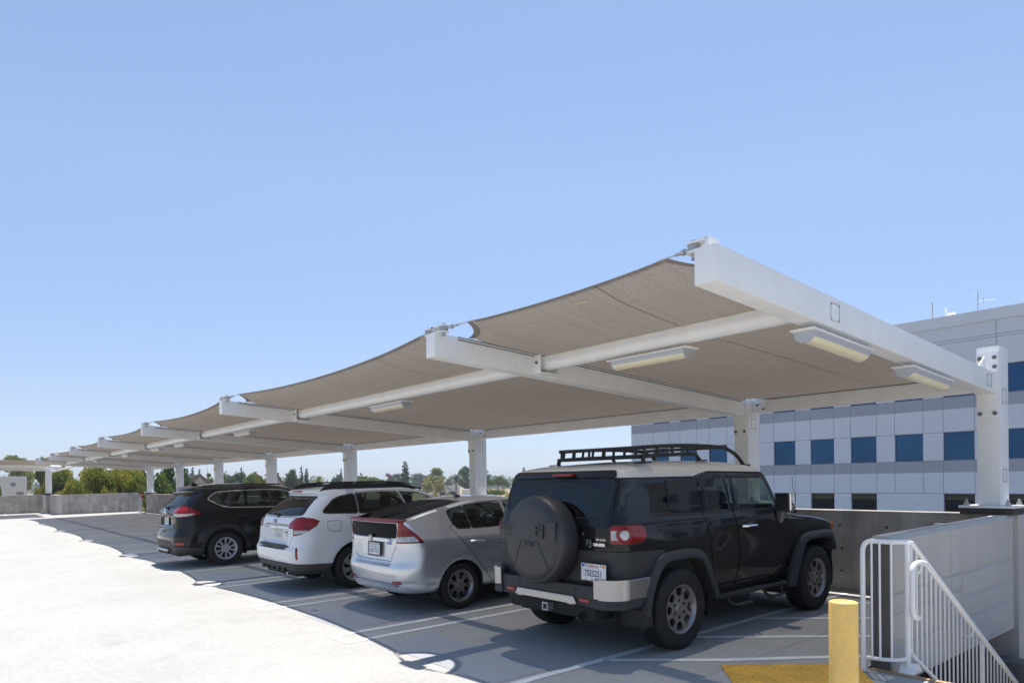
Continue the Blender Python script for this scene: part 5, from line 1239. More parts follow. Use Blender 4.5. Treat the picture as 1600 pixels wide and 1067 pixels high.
    for t, x, z, sz in (('OUTBACK', .47, .915, .042), ('LIMITED', .47, .865, .030)):
        mb = MB(); text_mb(mb, t, sz, Matrix.Translation((x, -.912, z)) @ Matrix.Rotation(math.pi/2, 4, 'X'), 0, .003, xs=1.25, bold=.001); mb.build('badge', mat('badge_chrome_dark', (.25, .26, .28), .3, .8), c.root)
    mb = MB(); text_mb(mb, 'AWD', .03, Matrix.Translation((-.55, -.90, .915)) @ Matrix.Rotation(math.pi/2, 4, 'X'), 0, .003, xs=1.2, bold=.001); mb.build('badge', mat('badge_chrome_dark', (.25, .26, .28), .3, .8), c.root)
    mb = MB(); mb.box(.0-.14, .0+.14, -.585, -.53, 1.520, 1.542, 0, .008); mb.build('brake_light', lr, c.root)
    mb = MB(); mb.tube([(0, -.89, 1.165), (-.05, -.85, 1.20), (-.34, -.84, 1.205)], .011, 6); mb.box(-.04, .04, -.90, -.85, 1.145, 1.185, 0, .012); mb.build('rear_wiper', blackp, c.root)
    mb = MB(); mb.tube([(0, -.35, 1.58), (-.0, -.42, 1.72)], .004, 6); mb.build('aerial', blackp, c.root)
    mb = MB(); mb.tube([(.3, -.5, .30), (.35, -.90, .29)], .03, 10); mb.build('exhaust_pipe', galv, c.root)
    tub(c, -.7, 2.0, .78, .35, 1.05); seats(c, [(1.12, (.37, -.37)), (.20, (.38, -.38))], .74, .48, .44); steering(c, -.37, 1.62, 1.1)
    mb = MB(); mb.box(-.75, .75, 1.65, 2.05, .98, 1.12, 0, .05, seg=3); mb.build('dashboard', darkin, c.root)
    mb = MB(); mb.box(-.6, .6, -.85, 3.4, .24, .4, 0, .03); mb.build('underbody', darkin, c.root)
    liner(c, (0, 2.74), .42, .90, .52, .35)
    for y in (0, 2.74):
        for s in (1, -1): wheel(c.root, s*.78, y, .345, .225, .225, 'blade', s, alu, boltm)
build_wagon()
# ------------------------------------------------------------------ black crossover
def build_crossover():
    kk = dict(kr=.32, kx=.28, fr=.5, fx=.45, br=.08, bf=.12)
    rows = [row(0, .25, -.80, 3.35, .72, **kk), row(.06, .29, -.90, 3.5, .82, **kk), row(.16, .38, -.96, 3.58, .88, **kk), row(.28, .50, -.985, 3.6, .905, **kk), row(.40, .62, -.985, 3.6, .915, **kk), row(.50, .70, -.96, 3.6, .918, **kk),
            row(.62, .82, -.93, 3.55, .915, **kk), row(.78, .96, -.925, 3.45, .905, **kk), row(.92, 1.04, -.925, 3.1, .892, **kk), row(1.18, 1.12, -.915, 2.6, .88, kr=.28, kx=.24, fr=.45, fx=.5, br=.07, bf=.3), row(1.30, 1.20, -.86, 2.36, .855, kr=.26, kx=.22, fr=.4, fx=.4, br=.07, bf=.32),
            row(1.40, 1.28, -.79, 2.2, .82, kr=.24, kx=.20, fr=.4, fx=.35, br=.07, bf=.32), row(1.60, 1.44, -.63, 1.9, .755, kr=.2, kx=.17, fr=.35, fx=.3, br=.08, bf=.3), row(1.72, 1.53, -.55, 1.72, .705, kr=.18, kx=.15, fr=.35, fx=.3, br=.08, bf=.28),
            row(1.77, 1.575, -.66, 1.6, .675, kr=.18, kx=.16, fr=.35, fx=.3, br=.14, bf=.26), row(1.82, 1.61, -.62, 1.42, .64, kr=.2, kx=.18, fr=.35, fx=.3, br=.10, bf=.2), row(1.92, 1.65, -.40, 1.15, .54, kr=.25, kx=.2, fr=.3, fx=.3), row(2.02, 1.672, -.05, .85, .38, kr=.2, kx=.2, fr=.2, fx=.2), row(2.12, 1.68, .15, .6, .12, kr=.1, kx=.1, fr=.1, fx=.1)]
    def deform(V):
        V = V.copy(); x, y, z = V.T; sx = np.sign(x)*np.clip((np.abs(x)-.55)/.2, 0, 1)
        for yc in (0, 2.706): V[:, 0] += sx*.03*np.exp(-((np.hypot(y-yc, (z-.36))-.46)/.11)**2)*np.clip((z-.25)/.15, 0, 1)
        V[:, 0] += -sx*.022*np.exp(-(((z-.78)/.11)**2))*np.clip((y-.35)/.3, 0, 1)*np.clip((2.3-y)/.4, 0, 1)
        rear = (y < -.5); hw = np.clip((.50-np.abs(x))/.08, 0, 1)
        V[:, 1] += rear*.05*hw*np.clip((z-.82)/.06, 0, 1)*np.clip((1.05-z)/.05, 0, 1)
        return V
    c = Car('crossover', rows, (4.48, 15.45, dz(4.48)), 'black crossover parked farthest from the stairs, with chrome window outline', 'car', deform)
    P = paint('black_paint', (.006, .006, .007), 0, .5); gd = glass('glass_dark', (.05, .055, .06), 1.6); gm = glass('glass_mid4', (.38, .45, .43), 1.55); gf = glass('glass_green', (.42, .50, .47), 1.55)
    for s in (1, -1):
        for yy in (0, 2.706): c.take(side2, circ((yy, .36), .415, 60), s, maskfn=lambda V: np.abs(V[:, 0]) > .55)
    lr = lens_mat('lens_red', (.33, .008, .012), .07); lc = lens_mat('lens_clear', (.62, .60, .60), .1, .5)
    wr = wrap2(-.92)
    for s in (1, -1):
        cl = c.take(wr, [(.56, 1.10), (1.24, 1.10), (1.14, 1.06), (.78, 1.035), (.60, 1.045)], s, maskfn=rearm(.3))
        lo_ = c.region('tail_lamp', wr, [(.50, 1.15), (.72, 1.22), (.92, 1.245), (1.10, 1.225), (1.36, 1.10), (1.18, 1.045), (.92, 1.02), (.60, 1.03)], lr, s, maskfn=rearm(.3), push=.006, smooth=.02, gap=.008)
        c.part('clear_lens', cl, lc, .004, lo_)
        c.region('corner_reflector', wr, [(.70, .475), (1.0, .475), (1.0, .53), (.70, .53)], lens_mat('reflector_red', (.42, .03, .03), .2), s, maskfn=rearm(.3), push=.003, gap=.006)
    c.region('rear_window', rear2, [(-.60, 1.50), (.60, 1.50), (.70, 1.25), (.40, 1.225), (-.40, 1.225), (-.70, 1.25)], gd, maskfn=rearm(0), smooth=.04, push=-.003, rim=.012)
    c.region('windscreen', rear2, [(-.62, 1.56), (.62, 1.56), (.76, 1.22), (-.76, 1.22)], gf, maskfn=frontm(1.2), smooth=.05, push=-.003, rim=.012)
    for s in (1, -1):
        c.region('quarter_window', side2, [(-.27, 1.375), (-.10, 1.49), (.13, 1.505), (.10, 1.23), (-.05, 1.265)], gm, s, smooth=.03, push=-.003, rim=.014)
        c.region('door_window', side2, [(.16, 1.507), (.50, 1.525), (.92, 1.52), (.99, 1.19), (.14, 1.215)], gm, s, smooth=.02, push=-.003, rim=.014)
        c.region('door_window', side2, [(.98, 1.518), (1.28, 1.495), (1.62, 1.38), (2.02, 1.19), (1.05, 1.185)], gf, s, smooth=.02, push=-.003, rim=.014)
        c.region('window_frame', side2, [(-.31, 1.375), (-.22, 1.455), (-.12, 1.51), (.14, 1.53), (.92, 1.545), (1.28, 1.52), (1.66, 1.40), (2.08, 1.18), (1.03, 1.165), (.12, 1.19), (-.07, 1.235)], blackp, s, smooth=.03, rim=.018, rimm=chrome)
        c.region('rear_door', side2, [(.10, 1.20), (.14, .95), (.28, .75), (.44, .52), (.50, .43), (1.0, .43), (1.02, 1.17), (.94, 1.56), (.16, 1.55)], P, s, smooth=.03, gap=.008)
        c.region('front_door', side2, [(1.04, 1.17), (1.02, .43), (2.1, .43), (2.16, .85), (2.10, 1.16), (1.66, 1.40), (1.28, 1.54), (.96, 1.56)], P, s, smooth=.03, gap=.008)
        mb = MB(); mb.tube([(s*.895, .26, 1.02), (s*.928, .30, 1.021), (s*.928, .44, 1.017), (s*.895, .48, 1.015)], .017, 10); mb.build('door_handle', P, c.root)
        mb = MB(); mb.box(s*.95-.11, s*.95+.11, 1.80, 1.93, 1.17, 1.32, 0, .04, seg=3); mb.build('mirror', P, c.root)
        mb = MB(); mb.tube([(s*.62, -.35+.1*k, 1.645+.018*math.sin((k)/16*math.pi)) for k in range(17)], .014, 8); mb.build('roof_rail', blackp, c.root)
    c.region('tailgate', rear2, [(-.70, 1.215), (.70, 1.215), (.50, 1.13), (.60, 1.02), (.60, .88), (.50, .74), (-.50, .74), (-.60, .88), (-.60, 1.02), (-.50, 1.13)], P, maskfn=rearm(-.4), smooth=.03, gap=.008)
    c.region('lower_bumper', wr, [(-.05, .2), (1.45, .2), (1.45, .40), (.98, .44), (.62, .46), (.55, .55), (-.05, .56)], greyp, maskfn=rearm(.2), gap=.008, push=.003)
    c.region('gate_sill', rear2, [(-.47, .87), (.47, .87), (.40, .775), (-.40, .775)], P, maskfn=rearm(-.4), gap=.006, smooth=.01)
    c.region('arch_cladding', side2, circ((0, .36), .50, 50), blackp, 1, maskfn=lambda V: (np.abs(V[:, 0]) > .6) & (V[:, 2] < 1), push=.004)
    c.body('body', P)
    mb = MB(); n = 16; pts = [(-.45+.9*k/n, -.995+.05*(abs(-.45+.9*k/n)/.6)**3, .37) for k in range(n+1)]; mb.tube(pts, .030, 8); mb.build('chrome_skid', silverp, c.root)
    mb = MB()
    for x in (-.33, -.17, 0, .17, .33): mb.box(x-.02, x+.02, -.99, -.93, .29, .35, 0, .005)
    mb.build('diffuser_fins', blackp, c.root)
    mb = MB(); mb.tube([(-.48+.96*k/12, -.905+.04*(abs(-.48+.96*k/12)/.48)**2, 1.05) for k in range(13)], .014, 8); mb.build('chrome_bar', chrome, c.root)
    plate(c, 0, -.895, .95, .05, stick=plateo, seed=12)
    mb = MB(); mb.lathe([(0, .055), (.010, .052), (.012, .044), (.008, .042)], 28, M=Matrix.Translation((0, -.915, 1.125)) @ Matrix.Rotation(-math.pi/2, 4, 'Z')); mb.box(-.075, .075, -.93, -.918, 1.115, 1.135, 0, .003); mb.build('emblem', chrome, c.root)
    mb = MB(); mb.tube([(0, -.885, 1.205), (.04, -.86, 1.24), (.32, -.845, 1.25)], .011, 6); mb.box(-.04, .04, -.91, -.86, 1.185, 1.225, 0, .012); mb.build('rear_wiper', blackp, c.root)
    mb = MB(); mb.prism([(-.42, 1.64), (-.26, 1.66), (-.34, 1.715), (-.39, 1.715)], -.022, .022, 'x', 0, .008); mb.build('fin_aerial', P, c.root)
    tub(c, -.6, 2.0, .78, .4, 1.10); seats(c, [(1.15, (.37, -.37)), (.25, (.38, -.38))], .80, .42, .46); steering(c, -.37, 1.62, 1.14)
    mb = MB(); mb.box(-.75, .75, 1.65, 2.05, 1.03, 1.17, 0, .05, seg=3); mb.build('dashboard', darkin, c.root)
    mb = MB(); mb.box(-.6, .6, -.85, 3.4, .24, .4, 0, .03); mb.build('underbody', darkin, c.root)
    liner(c, (0, 2.706), .43, .91, .52, .36)
    for y in (0, 2.706):
        for s in (1, -1): wheel(c.root, s*.795, y, .357, .225, .222, 'cover', s, mat('wheel_cover', (.50, .50, .52), .35, .45), boltm)
build_crossover()
# ------------------------------------------------------------------ ground beyond the garage
ZG = -8.0
def gz(d): return ZG+min(1, max(0, (d-90)/260))*4.3
grm = mat('dry_ground', (.26, .20, .11), .95, var=.35, vscale=.02, var2=.25, v2scale=.5)
mb = MB(); vs = []; fs = []; rad = [0, 30, 60, 90, 140, 200, 270, 350, 500, 900, 2000, 5000, 8000]; na = 48
for r in rad:
    for k in range(na):
        a = 2*math.pi*k/na; vs.append((r*math.cos(a), r*math.sin(a), gz(r)))
for i in range(len(rad)-1):
    for k in range(na): fs.append((i*na+k, (i+1)*na+k, (i+1)*na+(k+1) % na, i*na+(k+1) % na))
mb.add(vs, fs); tag(mb.build('ground', grm, None, 60), kind='structure')
asph = mat('asphalt', (.055, .055, .058), .9, var=.15, vscale=.3, bump=.1)
mb = MB(); mb.add([(10.6, -40, ZG+.01), (46, -40, ZG+.01), (46, 75, ZG+.01), (10.6, 75, ZG+.01)], [(0, 1, 2, 3)]); tag(mb.build('service_road', asph, None, 0), kind='structure')
# ------------------------------------------------------------------ office building
BX = 48.; K = 1.2
precast = mat('precast_panel', (.86, .85, .845), .85, var=.02, vscale=.25, bump=.1, bscale=30, var2=.02, v2scale=2); band_m = mat('precast_band', (.50, .49, .50), .85, var=.02, vscale=.25, var2=.02, v2scale=2)
joint = mat('joint', (.24, .23, .24), .9); roofm = mat('roof_cap', (.90, .89, .87), .8)
wglass = mat('office_glass', (.028, .075, .15), .04, 1, var=.15, vscale=.35)
wdark = mat('office_glass_dark', (.006, .010, .014), .04, 0, spec=.9)
frame_m = mat('window_frame', (.10, .13, .18), .5)
YL, YRt = 40.6, -30.
b = empty('office_building', (BX, 5, ZG), label='long pale blue-grey office building with rows of square blue windows behind the parapet', cat='building')
T = Matrix.Translation((-BX, -5, -ZG))
def zc(v): return 1.7+(v-1.7)*K
rows_w = [(zc(-.45), zc(1.057), 'g'), (zc(2.77), zc(4.23), 'u'), (zc(6.03), zc(7.44), 'u')]
pitch = 2.83; wwid = 1.69; yw0 = 12.9*K   # left edge of one window
cols = []
k = -16
while yw0+k*pitch > YRt: 
    cols.append(yw0+k*pitch); k -= 1
cols = [yw0+k*pitch for k in range(-16, 10) if YRt+1 < yw0+k*pitch < YL-.5]
ztop_b = zc(10.24); zcorn = zc(9.65)
# front wall made of piers and spandrels so that the windows sit in real openings
mb = MB()
def wallrect(y0, y1, z0, z1, m=0, x0=BX, x1=BX+.35): mb.box(x0, x1, y0, y1, z0, z1, m, 0, T)
zs = [ZG, rows_w[0][0], rows_w[0][1], rows_w[1][0], rows_w[1][1], rows_w[2][0], rows_w[2][1], zcorn]
bandh = .62*K
for i in (0, 2, 4, 6):
    z0, z1 = zs[i], zs[i+1]
    if i < 6:
        wallrect(YRt, YL, z0, z1-bandh, 0); wallrect(YRt, YL, z1-bandh, z1, 1)
    else: wallrect(YRt, YL, z0, z1, 0)
skipg = {7}
for ri, (z0, z1, kd) in enumerate(rows_w):
    edges = []
    for ci, c in enumerate(sorted(cols)):
        if kd == 'g' and (round((c-yw0)/pitch) in (1,)): continue
        edges.append((c-wwid, c))
    y = YRt
    for a, e in sorted(edges): wallrect(y, a, z0, z1, 0); y = e
    wallrect(y, YL, z0, z1, 0)
wallrect(YRt, YL, ZG, ztop_b-.2, 0, BX+.36, BX+.38) if 0 else None
mb.box(BX+.30, BX+22, YRt, YL, ZG, zcorn, 0, 0, T) if 0 else None
mb.box(BX+.8, BX+22, YRt, YL-.36, ZG, zcorn-.01, 0, 0, T); mb.box(BX, BX+.8, YL-.35, YL-.0, ZG, zcorn-.02, 0, 0, T) if 0 else None
mb.build('wall', [precast, band_m], b, 0)
mb = MB(); mb.box(BX+.36, BX+22, YL-.35, YL, ZG, zcorn, 0, 0, T); mb.build('end_wall', precast, b, 0)
mb = MB(); mb.box(BX-.06, BX+22, YRt, YL+.06, zcorn, ztop_b, 0, .02, T); mb.build('cornice', roofm, b, 0)
# joints
mb = MB()
for c in sorted(cols):
    for yy in (c, c-wwid):
        for z0, z1 in ((ZG, zs[1]), (zs[2], zs[3]), (zs[4], zs[5])): mb.box(BX-.004, BX+.01, yy-.011, yy+.011, z0, z1, 0, 0, T)
for j, c in enumerate(sorted(cols)[::2]): mb.box(BX-.004, BX+.01, c-.013, c+.013, zs[6], zcorn, 0, 0, T)
for z in (zs[1], zs[2], zs[3], zs[4], zs[5], zs[6], zs[6]+(zcorn-zs[6])*.62, zs[6]+(zcorn-zs[6])*.68): mb.box(BX-.004, BX+.01, YRt, YL, z-.012, z+.012, 0, 0, T)
mb.build('panel_joints', joint, b, 0)
for ri, (z0, z1, kd) in enumerate(rows_w):
    for c in sorted(cols):
        if kd == 'g' and (round((c-yw0)/pitch) in (1,)): continue
        mb = MB()
        for bx_ in ((c-wwid, c-wwid+.05, z0, z1), (c-.05, c, z0, z1), (c-wwid+.05, c-.05, z0, z0+.05), (c-wwid+.05, c-.05, z1-.05, z1)): mb.box(BX+.10, BX+.16, *bx_, 0, 0, T)
        wf = mb.build('window', frame_m, b, 0)
        mb = MB(); mb.box(BX+.13, BX+.145, c-wwid+.05, c-.05, z0+.05, z1-.05, 0, 0, T); mb.build('pane', wglass if kd == 'u' else wdark, wf, 0)
for (px, py0, py1, kd) in ((1457, 497, 472, 0), (1478, 494, 480, 1), (1528, 486, 455, 2)):
    q = at(px, 60, py0); qq = BX+2.0; 
    d_ = ray(px, py0); t_ = (BX+2-0)/d_.x; base = Vector((0, 0, H))+d_*t_; d2 = ray(px, py1); top = H+d2.z*((BX+2)/d2.x)
    a = empty('roof_antenna', (base.x, base.y, ztop_b-.02), label=['thin white whip antenna on the roof edge, leftmost of three', 'short antenna with a white dish box on the roof edge', 'tallest thin mast with a side arm on the roof edge'][kd], cat='antenna')
    hh = top-ztop_b; mb = MB(); mb.tube([(0, 0, 0), (0, 0, hh)], .035 if kd != 2 else .03, 6); mb.box(-.08, .08, -.08, .08, 0, .35); mb.build('mast', [galv, white, galv][kd], a)
    if kd == 1: mb = MB(); mb.box(-.1, .1, -.55, -.1, hh*.3, hh*.62, 0, .03); mb.build('panel', white, a)
    if kd == 2: mb = MB(); mb.tube([(0, 0, hh*.62), (0, -.9, hh*.60)], .02, 6); mb.tube([(0, 0, hh*.95), (0, .25, hh*.93)], .02, 6); mb.tube([(0, -.3, hh*.52), (0, -.3, hh*.72)], .018, 5); mb.build('arm', galv, a)
# ------------------------------------------------------------------ vegetation
def leafmat(name, col, v=.35):
    m = mat(name, col, .75, spec=.2, var=v, vscale=.9, var2=.25, v2scale=6)
    n = m.node_tree.nodes; l = m.node_tree.links; b_ = n['Principled BSDF']; tr = n.new('ShaderNodeBsdfTranslucent'); tr.inputs[0].default_value = (col[0]*1.1, col[1]*1.2, col[2]*.6, 1)
    mx = n.new('ShaderNodeMixShader'); mx.inputs[0].default_value = .25; l.new(b_.outputs[0], mx.inputs[1]); l.new(tr.outputs[0], mx.inputs[2]); l.new(mx.outputs[0], n['Material Output'].inputs[0]); return m
bark = mat('bark', (.12, .09, .065), .95, var=.3, vscale=6); barkp = mat('pale_bark', (.32, .27, .21), .9, var=.3, vscale=5)
LM = dict(olive=leafmat('leaf_olive', (.33, .29, .065)), green=leafmat('leaf_green', (.13, .17, .04)), dark=leafmat('leaf_dark', (.065, .10, .04)), blue=leafmat('leaf_blue', (.10, .13, .09)), yellow=leafmat('leaf_yellow', (.34, .32, .03)), palm=leafmat('leaf_palm', (.10, .12, .05)), hedge=leafmat('leaf_hedge', (.17, .22, .03)), mid=leafmat('leaf_mid', (.22, .24, .055)))
def clump_cloud(cs, n, leaf, r_):
    """leaf-sized quads filling ellipsoidal clumps; cs = (x, y, z, rx, rz)"""
    vs = []; fs = []; wts = np.array([c[3]**2*c[4] for c in cs]); wts /= wts.sum(); cnt = r_.multinomial(n, wts)
    for (cx, cy, cz, rx, rz), k in zip(cs, cnt):
        d_ = r_.normal(size=(k, 3)); d_ /= np.linalg.norm(d_, axis=1)[:, None]; rad = (r_.random(k)**.45)[:, None]
        P_ = d_*rad*np.array([rx, rx, rz])+np.array([cx, cy, cz]); P_ += r_.normal(size=(k, 3))*rx*.10
        for p in P_:
            a = r_.normal(size=3); a /= np.linalg.norm(a); b_ = np.cross(a, r_.normal(size=3)); b_ /= np.linalg.norm(b_)+1e-9; s_ = leaf*r_.uniform(.5, 1.3); o = len(vs)
            vs += [tuple(p-a*s_-b_*s_*.5), tuple(p+a*s_-b_*s_*.6), tuple(p+a*s_*.9+b_*s_*.6), tuple(p-a*s_*.8+b_*s_*.5)]; fs.append((o, o+1, o+2, o+3))
    return vs, fs
PROTO = {}
def tree_proto(kind, var, lm):
    key = (kind, var, lm)
    if key in PROTO: return PROTO[key]
    r_ = np.random.default_rng(hash_(key)); cs = []; tr = MB(); leaf = .026; n = 4200
    # unit tree: height 1
    if kind == 'round':
        for k in range(16):
            a = r_.uniform(0, 6.28); q = r_.uniform(.05, .26); cs.append((q*math.cos(a), q*math.sin(a), r_.uniform(.42, .86), r_.uniform(.10, .17), r_.uniform(.08, .13)))
        tr.tube([(0, 0, 0), (.01, 0, .25), (0, .01, .5), (.01, .02, .75)], [.03, .024, .016, .006], 7)
        for k in range(5):
            c = cs[k]; tr.tube([(0, 0, .28), (c[0]*.5, c[1]*.5, .45), (c[0], c[1], c[2])], [.014, .009, .003], 5)
    elif kind == 'tall':       # pointed or column-like broad crown
        for k in range(18):
            z = r_.uniform(.22, .92); w_ = .20*math.sin(min(1, (1.02-z)/.45)*math.pi/2)+.03; a = r_.uniform(0, 6.28); q = w_*r_.uniform(.2, .8); cs.append((q*math.cos(a), q*math.sin(a), z, w_*.55+.03, r_.uniform(.06, .10)))
        tr.tube([(0, 0, 0), (0, 0, .5), (0, 0, .9)], [.022, .014, .004], 6)
    elif kind == 'conifer':
        z = .16; 
        while z < .97:
            w_ = .17*(1-z)**.75+.012
            for k in range(5):
                a = r_.uniform(0, 6.28); q = w_*r_.uniform(.3, .95); cs.append((q*math.cos(a), q*math.sin(a), z-.02*q/w_, w_*.42, .022))
            z += .045
        leaf = .020; n = 2600; tr.tube([(0, 0, 0), (0, 0, .97)], [.018, .004], 6)
    elif kind == 'open':       # open pine: separate pads
        for k in range(11):
            z = r_.uniform(.35, .95); w_ = .26*(1.1-z)+.03; a = r_.uniform(0, 6.28); q = w_*r_.uniform(.1, 1); c = (q*math.cos(a), q*math.sin(a), z, .075, .045); cs.append(c); tr.tube([(0, 0, z-.08), (c[0], c[1], z)], [.008, .003], 4)
        leaf = .022; n = 1700; tr.tube([(0, 0, 0), (0, 0, .95)], [.018, .004], 6)
    elif kind == 'umbrella':
        for k in range(14):
            a = r_.uniform(0, 6.28); q = r_.uniform(.0, .50); cs.append((q*math.cos(a), q*math.sin(a), .70+.16*(1-(q/.5)**2)+r_.uniform(-.06, .04), .17, .11))
        tr.tube([(0, 0, 0), (.02, 0, .3)], [.04, .03], 7)
        for k in range(6): a = k*1.05; tr.tube([(.02, 0, .28), (.18*math.cos(a), .18*math.sin(a), .48), (.36*math.cos(a), .36*math.sin(a), .68)], [.02, .012, .004], 5)
        leaf = .045; n = 2200
    elif kind == 'gum':        # loose tall eucalyptus
        for k in range(26):
            z = r_.uniform(.25, .93); a = r_.uniform(0, 6.28); q = r_.uniform(.03, .30)*(1.15-z*.6); c = (q*math.cos(a), q*math.sin(a), z, r_.uniform(.07, .12), r_.uniform(.06, .10)); cs.append(c)
            if k < 9: tr.tube([(0, 0, max(.12, z-.3)), (c[0]*.6, c[1]*.6, z-.12), (c[0], c[1], z)], [.010, .007, .003], 5)
        leaf = .0125; n = 15000; tr.tube([(0, 0, 0), (.015, .01, .35), (-.01, .0, .65), (0, .01, .9)], [.022, .016, .010, .004], 7)
    elif kind == 'bush':
        for k in range(12):
            a = r_.uniform(0, 6.28); q = r_.uniform(0, .42); cs.append((q*math.cos(a), q*math.sin(a), r_.uniform(.25, .72)*(1-.4*q), .22, .20))
        leaf = .032; n = 3600; tr.tube([(0, 0, 0), (0, 0, .4)], [.03, .01], 5)
    vs, fs = [], []
    if kind == 'palm':
        tr.tube([(0, 0, 0), (.01, 0, .35), (0, .0, .78)], [.022, .017, .020], 8)
        for k in range(46):
            a = k*2.4; el = math.radians(r_.uniform(-50, 75)); L = .22*r_.uniform(.8, 1.1); pts = []
            for q in range(7):
                t = q/6; drop = .16*t*t; pts.append((math.cos(a)*math.cos(el)*L*t, math.sin(a)*math.cos(el)*L*t, .79+math.sin(el)*L*t-drop*.6))
            for q in range(6):
                p0_, p1_ = np.array(pts[q]), np.array(pts[q+1]); sd_ = np.array([-math.sin(a), math.cos(a), 0])*(.026*(1-q/8)); o = len(vs)
                vs += [tuple(p0_-sd_-(0, 0, .012)), tuple(p0_), tuple(p0_+sd_-(0, 0, .012)), tuple(p1_-sd_*.8-(0, 0, .014)), tuple(p1_), tuple(p1_+sd_*.8-(0, 0, .014))]; fs += [(o, o+1, o+4, o+3), (o+1, o+2, o+5, o+4)]
    else: vs, fs = clump_cloud(cs, n, leaf, r_)
    ct = bpy.data.meshes.new('crown'); ct.from_pydata(vs, [], fs); ct.materials.append(LM[lm])
    to = tr.build('trunk', barkp if kind == 'gum' else bark, None, 60); tm = to.data; bpy.data.objects.remove(to)
    PROTO[key] = (ct, tm); return PROTO[key]
def hash_(k): 
    h = 7
    for c in str(k): h = (h*31+ord(c)) % 100003
    return h
def tree(kind, px, ytop, dist, wpx, lm, label, group=None, var=0, ybase=None, name=None):
    wpx *= 1.45 if kind == 'gum' else 1.12
    p = at(px, dist); zg = gz(dist) if ybase is None else (at(px, dist, ybase).z)
    ztop_ = at(px, dist, ytop).z; hh = ztop_-zg; fwd = p.x*Fw.x+p.y*Fw.y; width = wpx*fwd/FPX
    wu = dict(round=.72, tall=.42, conifer=.34, open=.50, umbrella=1.2, gum=.62, bush=1.1, palm=.44)[kind]; sx = width/wu
    e = empty(name or dict(round='broadleaf_tree', tall='broadleaf_tree', conifer='conifer_tree', open='pine_tree', umbrella='umbrella_tree', gum='eucalyptus_tree', bush='bush', palm='palm_tree')[kind], (p.x, p.y, zg), random.uniform(0, 6.28), label, dict(bush='bush').get(kind, 'tree'), group)
    e.scale = (sx, sx, hh/1.0)
    ct, tm = tree_proto(kind, var, lm)
    for nm, me in (('crown', ct), ('trunk', tm)): o = bpy.data.objects.new(nm, me); COL.objects.link(o); o.parent = e
    return e
